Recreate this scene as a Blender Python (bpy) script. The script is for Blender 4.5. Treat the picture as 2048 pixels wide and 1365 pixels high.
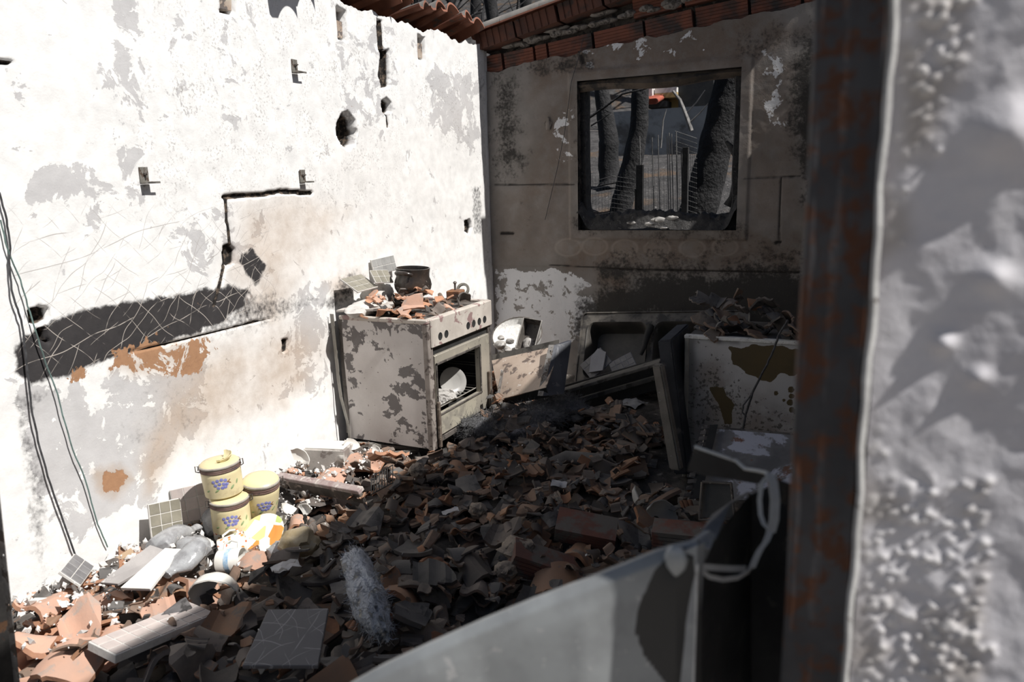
import bpy, bmesh, math, random
import numpy as np
from mathutils import Vector, Matrix, Euler
for o in list(bpy.data.objects): bpy.data.objects.remove(o)
scn = bpy.context.scene
COL = scn.collection
random.seed(7); RNG = np.random.default_rng(7)
PI = math.pi
# ------------------------------------------------------------------ camera
# room axes: left wall is the plane X=0, back wall the plane Y=0, Z up
CAM = np.array([3.08, -6.098, 1.58])
FPX = 1510.0; PP = (1024.0, 682.5)
def _ray(x, y):
    v = np.array([x-PP[0], -(y-PP[1]), -FPX]); return v/np.linalg.norm(v)
_yd = _ray(1750, 342); _xd = -_ray(-2220, 458)
_xd = _xd-_yd*_xd.dot(_yd); _xd /= np.linalg.norm(_xd)
ROT = np.array([_xd, _yd, np.cross(_xd, _yd)])        # camera -> room
camd = bpy.data.cameras.new('camera'); cam = bpy.data.objects.new('camera', camd); COL.objects.link(cam)
camd.sensor_width = 36.0; camd.lens = FPX/2048*36.0; camd.clip_start = 0.05; camd.clip_end = 300
M4 = Matrix([list(ROT[i])+[CAM[i]] for i in range(3)]+[[0, 0, 0, 1]])
cam.matrix_world = M4
camd.dof.use_dof = True; camd.dof.focus_distance = 4.6; camd.dof.aperture_fstop = 4.2
scn.camera = cam
# ------------------------------------------------------------------ light
SUN = Vector((0.66, -0.03, 0.825)).normalized()       # towards the sun
sd = bpy.data.lights.new('sun', 'SUN'); sd.energy = 5.7; sd.angle = math.radians(0.7); sd.color = (1.0, 0.975, 0.94)
so = bpy.data.objects.new('sun', sd); COL.objects.link(so)
so.rotation_euler = SUN.to_track_quat('Z', 'Y').to_euler()
w = bpy.data.worlds.new('sky'); scn.world = w; w.use_nodes = True
nt = w.node_tree; nt.nodes.clear()
sky = nt.nodes.new('ShaderNodeTexSky'); sky.sky_type = 'NISHITA'; sky.sun_disc = False
sky.sun_elevation = math.asin(SUN.z); sky.sun_rotation = math.atan2(SUN.x, SUN.y)
sky.air_density = 1.0; sky.dust_density = 1.5; sky.ozone_density = 1.0
bg = nt.nodes.new('ShaderNodeBackground'); bg.inputs[1].default_value = 0.045
wo = nt.nodes.new('ShaderNodeOutputWorld')
nt.links.new(sky.outputs[0], bg.inputs[0]); nt.links.new(bg.outputs[0], wo.inputs[0])
vs = scn.view_settings
vs.view_transform = 'Standard'; vs.look = 'None'; vs.gamma = 1.0; vs.use_curve_mapping = False
vs.exposure = 0.0

# ------------------------------------------------------------------ helpers
def U(px, py, X=None, Y=None, Z=None):
    """room point that the photograph's pixel sees on the plane X=, Y= or Z="""
    d = ROT @ _ray(px, py)
    a, v = (0, X) if X is not None else ((1, Y) if Y is not None else (2, Z))
    return Vector(CAM+d*((v-CAM[a])/d[a]))
def proj(P):
    P = np.asarray(P, float); c = (P-CAM) @ ROT
    return PP[0]+FPX*c[..., 0]/-c[..., 2], PP[1]-FPX*c[..., 1]/-c[..., 2]
def lin(r, g, b):
    f = lambda c: (c/255/12.92 if c/255 <= .04045 else ((c/255+.055)/1.055)**2.4)
    return (f(r), f(g), f(b))
def link(o, parent=None):
    COL.objects.link(o)
    if parent is not None: o.parent = parent
    return o
def tag(o, label, cat, group=None, kind=None):
    o['label'] = label
    if cat: o['category'] = cat
    if group: o['group'] = group
    if kind: o['kind'] = kind
    return o
def thing(name, label, cat, loc=(0, 0, 0), rot=(0, 0, 0), group=None):
    o = bpy.data.objects.new(name, None); o.empty_display_size = .05
    COL.objects.link(o); o.location = loc; o.rotation_euler = rot
    return tag(o, label, cat, group)
class MB:
    """collects geometry of ONE mesh"""
    def __init__(s): s.v = []; s.f = []; s.m = []
    def add(s, vs, fs, mi=0, T=None):
        b = len(s.v)
        s.v += [tuple(T @ Vector(p)) if T is not None else tuple(p) for p in vs]
        s.f += [tuple(i+b for i in f) for f in fs]; s.m += [mi]*len(fs); return s
    def box(s, x0, x1, y0, y1, z0, z1, mi=0, T=None):
        return s.add([(x0,y0,z0),(x1,y0,z0),(x1,y1,z0),(x0,y1,z0),(x0,y0,z1),(x1,y0,z1),(x1,y1,z1),(x0,y1,z1)],
            [(3,2,1,0),(4,5,6,7),(0,1,5,4),(1,2,6,5),(2,3,7,6),(3,0,4,7)], mi, T)
    def cbox(s, x0, x1, y0, y1, z0, z1, c=.004, mi=0, T=None):
        bm = bmesh.new(); bmesh.ops.create_cube(bm, size=1)
        for v in bm.verts: v.co = Vector(((x0+x1)/2+v.co.x*(x1-x0), (y0+y1)/2+v.co.y*(y1-y0), (z0+z1)/2+v.co.z*(z1-z0)))
        bmesh.ops.bevel(bm, geom=bm.edges[:], offset=c, segments=1, affect='EDGES', profile=.5)
        return s.bm(bm, mi, T)
    def bm(s, bm, mi=0, T=None):
        bm.verts.index_update()
        s.add([v.co[:] for v in bm.verts], [[v.index for v in f.verts] for f in bm.faces], mi, T); bm.free(); return s
    def tube(s, pts, r, n=8, mi=0, T=None, cap=True, sx=1.0):
        pts = [Vector(p) for p in pts]; rs = r if isinstance(r, (list, tuple)) else [r]*len(pts)
        V = []; F = []; up = None
        for i, p in enumerate(pts):
            d = (pts[min(i+1, len(pts)-1)]-pts[max(i-1, 0)])
            if d.length < 1e-9: d = Vector((0, 0, 1))
            d.normalize()
            if up is None:
                up = Vector((0, 0, 1)) if abs(d.z) < .9 else Vector((1, 0, 0))
            a = d.cross(up)
            if a.length < 1e-6: a = d.orthogonal()
            a.normalize(); b = a.cross(d).normalized(); up = b
            for k in range(n):
                t = 2*PI*k/n; V.append(p+a*(math.cos(t)*rs[i]*sx)+b*(math.sin(t)*rs[i]))
        for i in range(len(pts)-1):
            for k in range(n):
                F.append((i*n+k, i*n+(k+1) % n, (i+1)*n+(k+1) % n, (i+1)*n+k))
        if cap:
            F.append(tuple(range(n))[::-1]); F.append(tuple((len(pts)-1)*n+k for k in range(n)))
        return s.add(V, F, mi, T)
    def lathe(s, prof, n=32, mi=0, T=None, a0=0, a1=2*PI, wob=None):
        full = abs(a1-a0-2*PI) < 1e-6; m = n if full else n+1
        V = []; F = []
        for i, (r, z) in enumerate(prof):
            for k in range(m):
                t = a0+(a1-a0)*k/n; q = 1 if wob is None else wob(t, z)
                V.append((r*q*math.cos(t), r*q*math.sin(t), z))
        for i in range(len(prof)-1):
            for k in range(n):
                k2 = (k+1) % m
                F.append((i*m+k, i*m+k2, (i+1)*m+k2, (i+1)*m+k))
        return s.add(V, F, mi, T)
    def prism(s, poly, z0, z1, mi=0, T=None, mi_side=None):
        n = len(poly)
        s.add([(x, y, z0) for x, y in poly]+[(x, y, z1) for x, y in poly], [tuple(range(n))[::-1], tuple(range(n, 2*n))], mi, T)
        b = len(s.v)-2*n
        s.f += [(b+i, b+(i+1) % n, b+n+(i+1) % n, b+n+i) for i in range(n)]; s.m += [mi if mi_side is None else mi_side]*n
        return s
    def sheet(s, rows, th=.002, mi=0, T=None):
        """thin plate from a grid of points, given thickness along its normals"""
        nr, nc = len(rows), len(rows[0]); P = [[Vector(p) for p in r] for r in rows]
        N = []
        for i in range(nr):
            for j in range(nc):
                a = P[min(i+1, nr-1)][j]-P[max(i-1, 0)][j]; b = P[i][min(j+1, nc-1)]-P[i][max(j-1, 0)]
                n_ = a.cross(b); n_ = n_.normalized() if n_.length > 1e-12 else Vector((0, 0, 1)); N.append(n_)
        V = [P[i][j] for i in range(nr) for j in range(nc)]
        V2 = [v+n_*th for v, n_ in zip(V, N)]; o = nr*nc; F = []
        for i in range(nr-1):
            for j in range(nc-1):
                a, b, c, d = i*nc+j, i*nc+j+1, (i+1)*nc+j+1, (i+1)*nc+j
                F.append((a, b, c, d)); F.append((d+o, c+o, b+o, a+o))
        rim = [j for j in range(nc)]+[i*nc+nc-1 for i in range(1, nr)]+[(nr-1)*nc+j for j in range(nc-2, -1, -1)]+[i*nc for i in range(nr-2, 0, -1)]
        for a, b in zip(rim, rim[1:]+rim[:1]): F.append((b, a, a+o, b+o))
        return s.add(V+V2, F, mi, T)
    def mesh(s, name, mats, smooth=None):
        me = bpy.data.meshes.new(name); me.from_pydata(s.v, [], s.f)
        for m in (mats if isinstance(mats, (list, tuple)) else [mats]): me.materials.append(m)
        if any(s.m): me.polygons.foreach_set('material_index', s.m)
        if smooth is not None:
            me.shade_smooth(); me.set_sharp_from_angle(angle=math.radians(smooth))
        me.update(); return me
    def build(s, name, mats, parent=None, smooth=None, loc=None, rot=None):
        o = bpy.data.objects.new(name, s.mesh(name, mats, smooth)); link(o, parent)
        if loc is not None: o.location = loc
        if rot is not None: o.rotation_euler = rot
        return o
def TR(loc=(0, 0, 0), rot=(0, 0, 0), sc=1):
    return Matrix.Translation(loc) @ Euler(rot).to_matrix().to_4x4() @ (Matrix.Scale(sc, 4) if not isinstance(sc, tuple) else Matrix.Diagonal((*sc, 1)))
def frame_T(o, xa, ya):
    """matrix with origin o, x axis along xa, y axis near ya"""
    x = Vector(xa).normalized(); z = x.cross(Vector(ya)).normalized(); y = z.cross(x)
    return Matrix(((x.x, y.x, z.x, o[0]), (x.y, y.y, z.y, o[1]), (x.z, y.z, z.z, o[2]), (0, 0, 0, 1)))
# numpy value noise for relief and mask edges
_lat = RNG.random((64, 64, 64)).astype(np.float32)
def vnoise(p):
    p = np.asarray(p, np.float32); i = np.floor(p).astype(int); f = p-i; f = f*f*(3-2*f); r = 0
    for dx in (0, 1):
        for dy in (0, 1):
            for dz in (0, 1):
                w_ = (f[..., 0] if dx else 1-f[..., 0])*(f[..., 1] if dy else 1-f[..., 1])*(f[..., 2] if dz else 1-f[..., 2])
                r = r+w_*_lat[(i[..., 0]+dx) % 64, (i[..., 1]+dy) % 64, (i[..., 2]+dz) % 64]
    return r
def fbm(p, o=4):
    p = np.asarray(p, np.float32); s = 0; a = .5; t = 0
    for k in range(o):
        s = s+a*vnoise(p*(2**k)+k*7.3); t += a; a *= .5
    return s/t
def sstep(a, b, x):
    t = np.clip((x-a)/(b-a+1e-9), 0, 1); return t*t*(3-2*t)
def poly_sd(px, py, poly):
    """signed distance (inside > 0) from points to a polygon"""
    P = np.asarray(poly, float); n = len(P); d = np.full(px.shape, 1e9); ins = np.zeros(px.shape, bool)
    for i in range(n):
        a, b = P[i], P[(i+1) % n]; e = b-a
        t = np.clip(((px-a[0])*e[0]+(py-a[1])*e[1])/(e@e+1e-9), 0, 1)
        d = np.minimum(d, np.hypot(px-a[0]-t*e[0], py-a[1]-t*e[1]))
        c = ((a[1] > py) != (b[1] > py)) & (px < (b[0]-a[0])*(py-a[1])/(b[1]-a[1]+1e-12)+a[0]); ins ^= c
    return np.where(ins, d, -d)
def line_d(px, py, pts):
    d = np.full(px.shape, 1e9)
    for a, b in zip(pts[:-1], pts[1:]):
        a = np.array(a, float); b = np.array(b, float); e = b-a
        t = np.clip(((px-a[0])*e[0]+(py-a[1])*e[1])/(e@e+1e-9), 0, 1)
        d = np.minimum(d, np.hypot(px-a[0]-t*e[0], py-a[1]-t*e[1]))
    return d
# ------------------------------------------------------------------ materials
class NT:
    def __init__(s, name):
        s.mat = bpy.data.materials.new(name); s.mat.use_nodes = True; s.t = s.mat.node_tree; s.t.nodes.clear()
        s.out = s.n('ShaderNodeOutputMaterial'); s.b = s.n('ShaderNodeBsdfPrincipled'); s.t.links.new(s.b.outputs[0], s.out.inputs[0])
    def n(s, t, **k):
        x = s.t.nodes.new(t)
        for a, b in k.items(): setattr(x, a, b)
        return x
    def put(s, sock, v):
        if isinstance(v, bpy.types.NodeSocket): s.t.links.new(v, sock)
        elif isinstance(v, (tuple, list)) and len(v) == 3 and sock.type == 'RGBA': sock.default_value = (*v, 1)
        else: sock.default_value = v
    def co(s, kind='Object', sc=None, rot=None):
        c = s.n('ShaderNodeTexCoord').outputs[kind]
        if sc is None and rot is None: return c
        m = s.n('ShaderNodeMapping'); s.put(m.inputs[0], c)
        if sc is not None: m.inputs[3].default_value = sc if isinstance(sc, (tuple, list)) else (sc, sc, sc)
        if rot is not None: m.inputs[2].default_value = rot
        return m.outputs[0]
    def noise(s, vec, scale, det=5, rough=.6, dist=0, col=False):
        x = s.n('ShaderNodeTexNoise'); s.put(x.inputs['Vector'], vec); x.inputs['Scale'].default_value = scale
        x.inputs['Detail'].default_value = det; x.inputs['Roughness'].default_value = rough; x.inputs['Distortion'].default_value = dist
        return x.outputs[1 if col else 0]
    def voro(s, vec, scale, feat='F1', out=0):
        x = s.n('ShaderNodeTexVoronoi', feature=feat); s.put(x.inputs['Vector'], vec); x.inputs['Scale'].default_value = scale
        return x.outputs[out]
    def wave(s, vec, scale, dist=0, dscale=1, typ='BANDS', dir='X'):
        x = s.n('ShaderNodeTexWave', wave_type=typ); s.put(x.inputs['Vector'], vec)
        if typ == 'BANDS': x.bands_direction = dir
        x.inputs['Scale'].default_value = scale; x.inputs['Distortion'].default_value = dist; x.inputs['Detail Scale'].default_value = dscale
        x.inputs['Detail'].default_value = 1
        return x.outputs[1]
    def math(s, op, a, b=None, c=None, clamp=False):
        x = s.n('ShaderNodeMath', operation=op, use_clamp=clamp); s.put(x.inputs[0], a)
        if b is not None: s.put(x.inputs[1], b)
        if c is not None: s.put(x.inputs[2], c)
        return x.outputs[0]
    def ramp(s, v, lo, hi, a=0., b=1., smooth=True):
        x = s.n('ShaderNodeMapRange', interpolation_type='SMOOTHSTEP' if smooth else 'LINEAR'); s.put(x.inputs[0], v)
        for i, q in enumerate((lo, hi, a, b)): s.put(x.inputs[i+1], q)
        return x.outputs[0]
    def mix(s, f, a, b, typ='MIX'):
        x = s.n('ShaderNodeMix', data_type='RGBA', blend_type=typ, clamp_factor=True)
        s.put(x.inputs[0], f); s.put(x.inputs[6], a); s.put(x.inputs[7], b); return x.outputs[2]
    def attr(s, name):
        a = s.n('ShaderNodeAttribute', attribute_name=name); q = s.n('ShaderNodeSeparateColor'); s.put(q.inputs[0], a.outputs[0])
        return q.outputs[0], q.outputs[1], q.outputs[2]
    def rnd(s): return s.n('ShaderNodeObjectInfo').outputs['Random']
    def bump(s, h, strength=.5, dist=.005, prev=None):
        x = s.n('ShaderNodeBump'); s.put(x.inputs['Height'], h); x.inputs['Strength'].default_value = strength; x.inputs['Distance'].default_value = dist
        if prev is not None: s.put(x.inputs['Normal'], prev)
        return x.outputs[0]
    def done(s, col, rough=.85, metal=0., normal=None, spec=None, trans=None, ior=None):
        s.put(s.b.inputs['Base Color'], col); s.put(s.b.inputs['Roughness'], rough); s.put(s.b.inputs['Metallic'], metal)
        if normal is not None: s.put(s.b.inputs['Normal'], normal)
        if spec is not None: s.put(s.b.inputs['Specular IOR Level'], spec)
        if trans is not None: s.put(s.b.inputs['Transmission Weight'], trans)
        if ior is not None: s.put(s.b.inputs['IOR'], ior)
        return s.mat
MATS = {}
def worn(name, c1, c2, scale=6, c3=None, s3=9, t3=(.52, .56), rough=.85, metal=0., bump=.3, bscale=60, bdist=.004, var=0., c4=None, s4=25, t4=(.6, .64), spec=None, space='Object'):
    """two tones mixed by noise, a third showing in flaked patches, a fourth in finer ones"""
    k = NT(name); v = k.co(space)
    if var:   # each object's own offset
        o = k.n('ShaderNodeVectorMath', operation='ADD'); k.put(o.inputs[0], v)
        r = k.math('MULTIPLY', k.rnd(), 37.); cc = k.n('ShaderNodeCombineXYZ'); k.put(cc.inputs[0], r); k.put(cc.inputs[1], r); k.put(o.inputs[1], cc.outputs[0]); v = o.outputs[0]
    c = k.mix(k.ramp(k.noise(v, scale, 6), .35, .65), c1, c2); h = k.noise(v, bscale, 4)
    if c3 is not None:
        m = k.ramp(k.noise(v, s3, 8, .62, .3), *t3); c = k.mix(m, c, c3); h = k.math('ADD', h, k.math('MULTIPLY', m, -.6))
    if c4 is not None:
        m = k.ramp(k.noise(v, s4, 6, .6), *t4); c = k.mix(m, c, c4)
    if var:
        hs = k.n('ShaderNodeHueSaturation'); k.put(hs.inputs['Color'], c); k.put(hs.inputs['Value'], k.ramp(k.rnd(), 0, 1, 1-var, 1+var, False)); c = hs.outputs[0]
    MATS[name] = k.done(c, rough, metal, k.bump(h, bump, bdist), spec); return MATS[name]
# ================================================================== THE SETTING
# ---- left wall: white paint over grey plaster, burnt furniture outlines, holes
def wall_mesh(name, V, F, attrs, mats):
    me = bpy.data.meshes.new(name); n = len(V)
    me.vertices.add(n); me.vertices.foreach_set('co', np.asarray(V, np.float32).ravel())
    me.loops.add(len(F)*4); me.loops.foreach_set('vertex_index', np.asarray(F, np.int32).ravel())
    me.polygons.add(len(F)); me.polygons.foreach_set('loop_start', np.arange(0, len(F)*4, 4, dtype=np.int32))
    me.update(calc_edges=True); me.validate()
    for k, a in attrs.items():
        at = me.color_attributes.new(k, 'FLOAT_COLOR', 'POINT'); d = np.ones((n, 4), np.float32); d[:, :3] = a; at.data.foreach_set('color', d.ravel())
    me.materials.append(mats); me.shade_smooth()
    return me
def soft(px, py, poly, feather, amp=0, nz=None):
    d = poly_sd(px, py, poly)
    if amp: d = d+(nz-.5)*2*amp
    return sstep(-feather, feather, d)
def rect(x0, y0, x1, y1): return [(x0, y0), (x1, y0), (x1, y1), (x0, y1)]
def build_left_wall():
    ys = np.arange(-5.4, .0001, .0085); ys = ys[ys > -4.75]; ys = np.concatenate([[-5.42, -5.2, -5.0, -4.85], ys, [0.02]])
    zs = np.concatenate([np.arange(-.16, 2.69, .0085), [2.70]])
    Yg, Zg = np.meshgrid(ys, zs); P = np.stack([np.zeros_like(Yg), Yg, Zg], -1)
    px, py = proj(P)
    n1 = fbm(np.stack([Yg*6, Zg*6, Yg*0], -1), 4); n2 = fbm(np.stack([Yg*25, Zg*25, Yg*0+9], -1), 3); n3 = fbm(np.stack([Yg*2, Zg*2, Yg*0+4], -1), 3)
    dark = np.zeros_like(px); tan = dark.copy(); peel = dark.copy()+.24; rust = dark.copy(); scr = dark.copy(); hole = dark.copy(); dep = dark.copy(); pit = dark.copy()
    S = lambda poly, fe, amp=0, nz=n2: soft(px, py, poly, fe, amp, nz)
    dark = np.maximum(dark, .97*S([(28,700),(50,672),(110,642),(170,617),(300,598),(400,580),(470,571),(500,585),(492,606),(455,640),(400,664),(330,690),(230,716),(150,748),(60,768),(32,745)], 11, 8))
    dark = np.maximum(dark, .55*S([(430,585),(560,590),(640,600),(520,660),(380,690)], 34, 14)); dark = np.maximum(dark, .22*S([(230,730),(480,690),(470,800),(330,960),(240,900)], 50, 30, n1))
    dark = np.maximum(dark, .88*S([(476,520),(503,498),(535,530),(514,577),(497,555)], 6, 5))
    dark = np.maximum(dark, .62*S([(640,612),(680,560),(712,540),(735,560),(705,600),(660,625)], 16, 8))
    dark = np.maximum(dark, .5*S([(943,374),(962,372),(968,470),(948,470)], 5, 3))
    dark = np.maximum(dark, .45*S([(20,785),(120,775),(60,830),(100,1000),(85,1150),(60,1100),(40,900)], 20, 10))
    dark = np.maximum(dark, .25*S([(955,150),(975,150),(990,600),(960,600)], 14, 6))  # shadow strip along the back corner, painted into the dark mask
    tan = np.maximum(tan, .55*S([(480,405),(620,395),(700,420),(600,540),(560,660),(500,640),(450,540)], 45, 20, n1))
    tan = np.maximum(tan, .10*S([(640,300),(950,180),(968,470),(760,560),(650,560)], 70, 20, n1))
    tan = np.maximum(tan, .6*S([(300,760),(420,712),(600,640),(660,700),(640,780),(420,860),(320,900)], 45, 30, n1))
    tan = np.maximum(tan, .75*S([(320,800),(400,760),(380,860),(300,980),(280,930)], 25, 20, n1))
    tan = np.maximum(tan, .7*S([(185,945),(240,930),(262,960),(230,1000),(195,985)], 14, 10))
    tan = np.maximum(tan, .6*S([(260,670),(420,676),(400,748),(330,760),(230,745)], 20, 14))
    tan = np.maximum(tan, .55*S([(655,560),(720,535),(730,570),(670,600)], 25, 10))
    for poly, v, fe in [(rect(215,-20,300,420),.50,25),(rect(50,320,250,410),.54,30),(rect(120,400,210,490),.53,25),([(20,760),(430,720),(420,830),(300,1000),(120,1100),(60,1000)],.64,40),
                        (rect(560,560,665,800),.53,30),(rect(660,40,800,300),.46,40),([(830,130),(960,130),(965,330),(860,260)],.60,25),(rect(300,0,520,260),.38,50),(rect(320,395,560,560),.40,40)]:
        peel = np.maximum(peel, v*S(poly, fe, 15, n1))
    rust = np.maximum(rust, .80*S([(220,700),(300,676),(420,672),(432,700),(390,750),(330,752),(250,745),(225,735)], 12, 14))
    rust = np.maximum(rust, .62*S([(60,748),(200,722),(230,740),(120,778),(62,775)], 10, 10))
    rust = np.maximum(rust, .55*S([(195,955),(235,932),(258,950),(240,985),(200,985)], 12, 10))
    scr = np.maximum(S([(20,420),(540,420),(560,560),(520,640),(330,700),(30,760)], 30), 0)
    pit = np.maximum(.75*S(rect(270,-20,800,420), 60), .9*S([(820,120),(965,110),(965,330),(830,250)], 30))
    # holes
    def pocket(x0, y0, x1, y1, d, amp=1.2, fe=1.5, dk=1.):
        nonlocal hole, dep
        m = S(rect(x0, y0, x1, y1) if not isinstance(x0, list) else x0, fe, amp); hole = np.maximum(hole, m*dk); dep = np.maximum(dep, m*d)
    for q in ([(441,-30),(470,-30),(471,30),(441,24)], [(673,18),(690,22),(693,83),(676,76)], [(836,66),(849,72),(851,122),(838,116)]):
        m = S(q, 1.5, .8); dep = np.maximum(dep, m*.12); hole = np.maximum(hole, m*.85)
    for q, d in (([(755,38),(760,42),(763,100),(776,100),(778,172),(764,176),(757,150),(760,110),(755,90)], .05),
                 ([(673,248),(684,228),(695,222),(708,240),(712,266),(708,288),(696,299),(682,288),(674,270)], .13),
                 ([(764,202),(772,197),(781,206),(782,222),(772,230),(765,222)], .09),
                 ([(60,622),(78,612),(98,616),(98,640),(78,650),(60,645)], .08), ([(72,662),(88,655),(100,688),(84,680)], .05),
                 ([(447,492),(462,487),(472,500),(470,525),(457,533),(447,520)], .045), ([(565,680),(576,680),(576,702),(566,706)], .03),
                 ([(931,442),(940,440),(944,455),(940,468),(932,462)], .05), ([(-5,118),(24,121),(26,127),(-5,131)], .03)):
        m = S(q, 2, 2.2); dep = np.maximum(dep, m*d); hole = np.maximum(hole, m)
    for pts, w_ in (([(449,394),(520,390),(560,383),(622,386)], 4.0), ([(452,394),(455,440),(463,490)], 2.4), ([(452,520),(445,560),(430,612)], 2.6), ([(760,42),(768,170)], 2.0),
                    ([(265,703),(330,690),(430,664),(547,635)], .9), ([(773,228),(776,255)], .7)):
        m = sstep(w_+2.0, w_-.5, line_d(px, py, pts)+(n2-.5)*3); dep = np.maximum(dep, m*.018); hole = np.maximum(hole, m*.95)
    rag = np.where(Zg > 2.60, (fbm(np.stack([Yg*9, Yg*0, Yg*0+2], -1), 4)-.5)*.10, 0)*sstep(2.60, 2.70, Zg)
    relief = (n1-.5)*.010+(n3-.5)*.02
    relief *= np.where((Yg > -.03), .3, 1)
    P[..., 0] = relief-dep; P[..., 2] += rag
    nr, nc = P.shape[:2]; I = np.arange(nr*nc).reshape(nr, nc)
    F = np.stack([I[:-1, :-1], I[:-1, 1:], I[1:, 1:], I[1:, :-1]], -1).reshape(-1, 4)
    A = np.stack([dark, tan, peel], -1).reshape(-1, 3); B = np.stack([rust, scr, hole], -1).reshape(-1, 3); C_ = np.stack([pit, pit*0, pit*0], -1).reshape(-1, 3)
    k = NT('left_wall_paint'); v = k.co('Object')
    dk, tn, pe = k.attr('mA'); ru, sc_, ho = k.attr('mB'); pt, _, _ = k.attr('mC')
    nb = k.noise(v, 6.5, 12, .70, .5); nf = k.noise(v, 38, 5, .6); nm = k.noise(v, 14, 6, .6)
    c = k.mix(k.ramp(nm, .3, .75), (.86, .85, .83), (.74, .735, .72))
    pm = k.ramp(k.math('ADD', k.math('MULTIPLY', k.math('SUBTRACT', nb, .5), 2.1), pe), .50, .525)
    c = k.mix(pm, c, k.mix(nm, (.47, .46, .46), (.62, .61, .605)))
    c = k.mix(k.math('MULTIPLY', tn, k.ramp(k.noise(v, 3.5, 7, .62), .25, .75, .45, 1.)), c, (.40, .265, .155))
    pits = k.math('MULTIPLY', k.ramp(k.noise(v, 70, 4, .65), .555, .60), k.math('MULTIPLY', pt, k.ramp(k.noise(v, 6, 3), .40, .62)))
    c = k.mix(k.math('MULTIPLY', pits, .65), c, (.26, .235, .215))
    dm = k.ramp(k.math('ADD', dk, k.math('ADD', k.math('MULTIPLY', k.math('SUBTRACT', nf, .5), .9), k.math('MULTIPLY', k.math('SUBTRACT', nb, .5), .5))), .22, .80)
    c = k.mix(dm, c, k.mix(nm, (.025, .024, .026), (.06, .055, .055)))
    # scratches: pale on soot, dark on paint
    lines = None
    for sc2, rot, dist in ((3.1, .55, 3.5), (3.6, -.75, 2.5), (2.7, 1.35, 2.0), (4.2, .95, 4.5)):
        m = k.n('ShaderNodeMapping'); k.put(m.inputs[0], v); m.inputs[2].default_value = (rot, 0, 0)
        l = k.ramp(k.wave(m.outputs[0], sc2, dist, 1.2, 'BANDS', 'Y'), .9970, .9994)
        l = k.math('MULTIPLY', l, k.ramp(k.noise(m.outputs[0], 5.3, 3), .45, .55)); lines = l if lines is None else k.math('MAXIMUM', lines, l)
    lines = k.math('MULTIPLY', lines, sc_)
    c = k.mix(k.math('MULTIPLY', lines, .75), c, k.mix(dm, (.36, .33, .31), (.62, .56, .5)))
    rm = k.ramp(k.math('ADD', k.math('MULTIPLY', k.math('SUBTRACT', nb, .5), 3.6), ru), .66, .70)
    c = k.mix(rm, c, k.mix(nf, (.44, .25, .14), (.30, .165, .095)))
    c = k.mix(k.ramp(k.math('ADD', ho, k.math('MULTIPLY', k.math('SUBTRACT', nf, .5), .3)), .3, .6), c, k.mix(k.ramp(nf, .45, .7), (.018, .016, .015), (.16, .12, .09)))
    h = k.math('ADD', k.math('MULTIPLY', k.noise(v, 110, 4), .5), k.math('ADD', k.math('MULTIPLY', pm, -.5), k.math('MULTIPLY', rm, -.5)))
    mat = k.done(c, .9, 0, k.bump(h, .45, .004), .2)
    me = wall_mesh('wall_left', P.reshape(-1, 3), F, {'mA': A, 'mB': B, 'mC': C_}, mat)
    o = link(bpy.data.objects.new('wall_left', me)); tag(o, 'white painted left wall, soot outlines, peeling paint and holes', None, kind='structure')
    # masonry core of the wall behind the plaster
    core = MB().box(-.24, -.16, -5.42, .22, -.16, 2.66).box(-.24, .0, .0, .22, -.16, 2.62)
    core.box(-.16, -.01, -5.42, -4.9, 2.6, 2.68)
    core.build('masonry_core', worn('old_masonry', (.28, .2, .15), (.4, .34, .28), 8, (.12, .1, .09), 12), o)
    return o
wall_left = build_left_wall()

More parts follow.
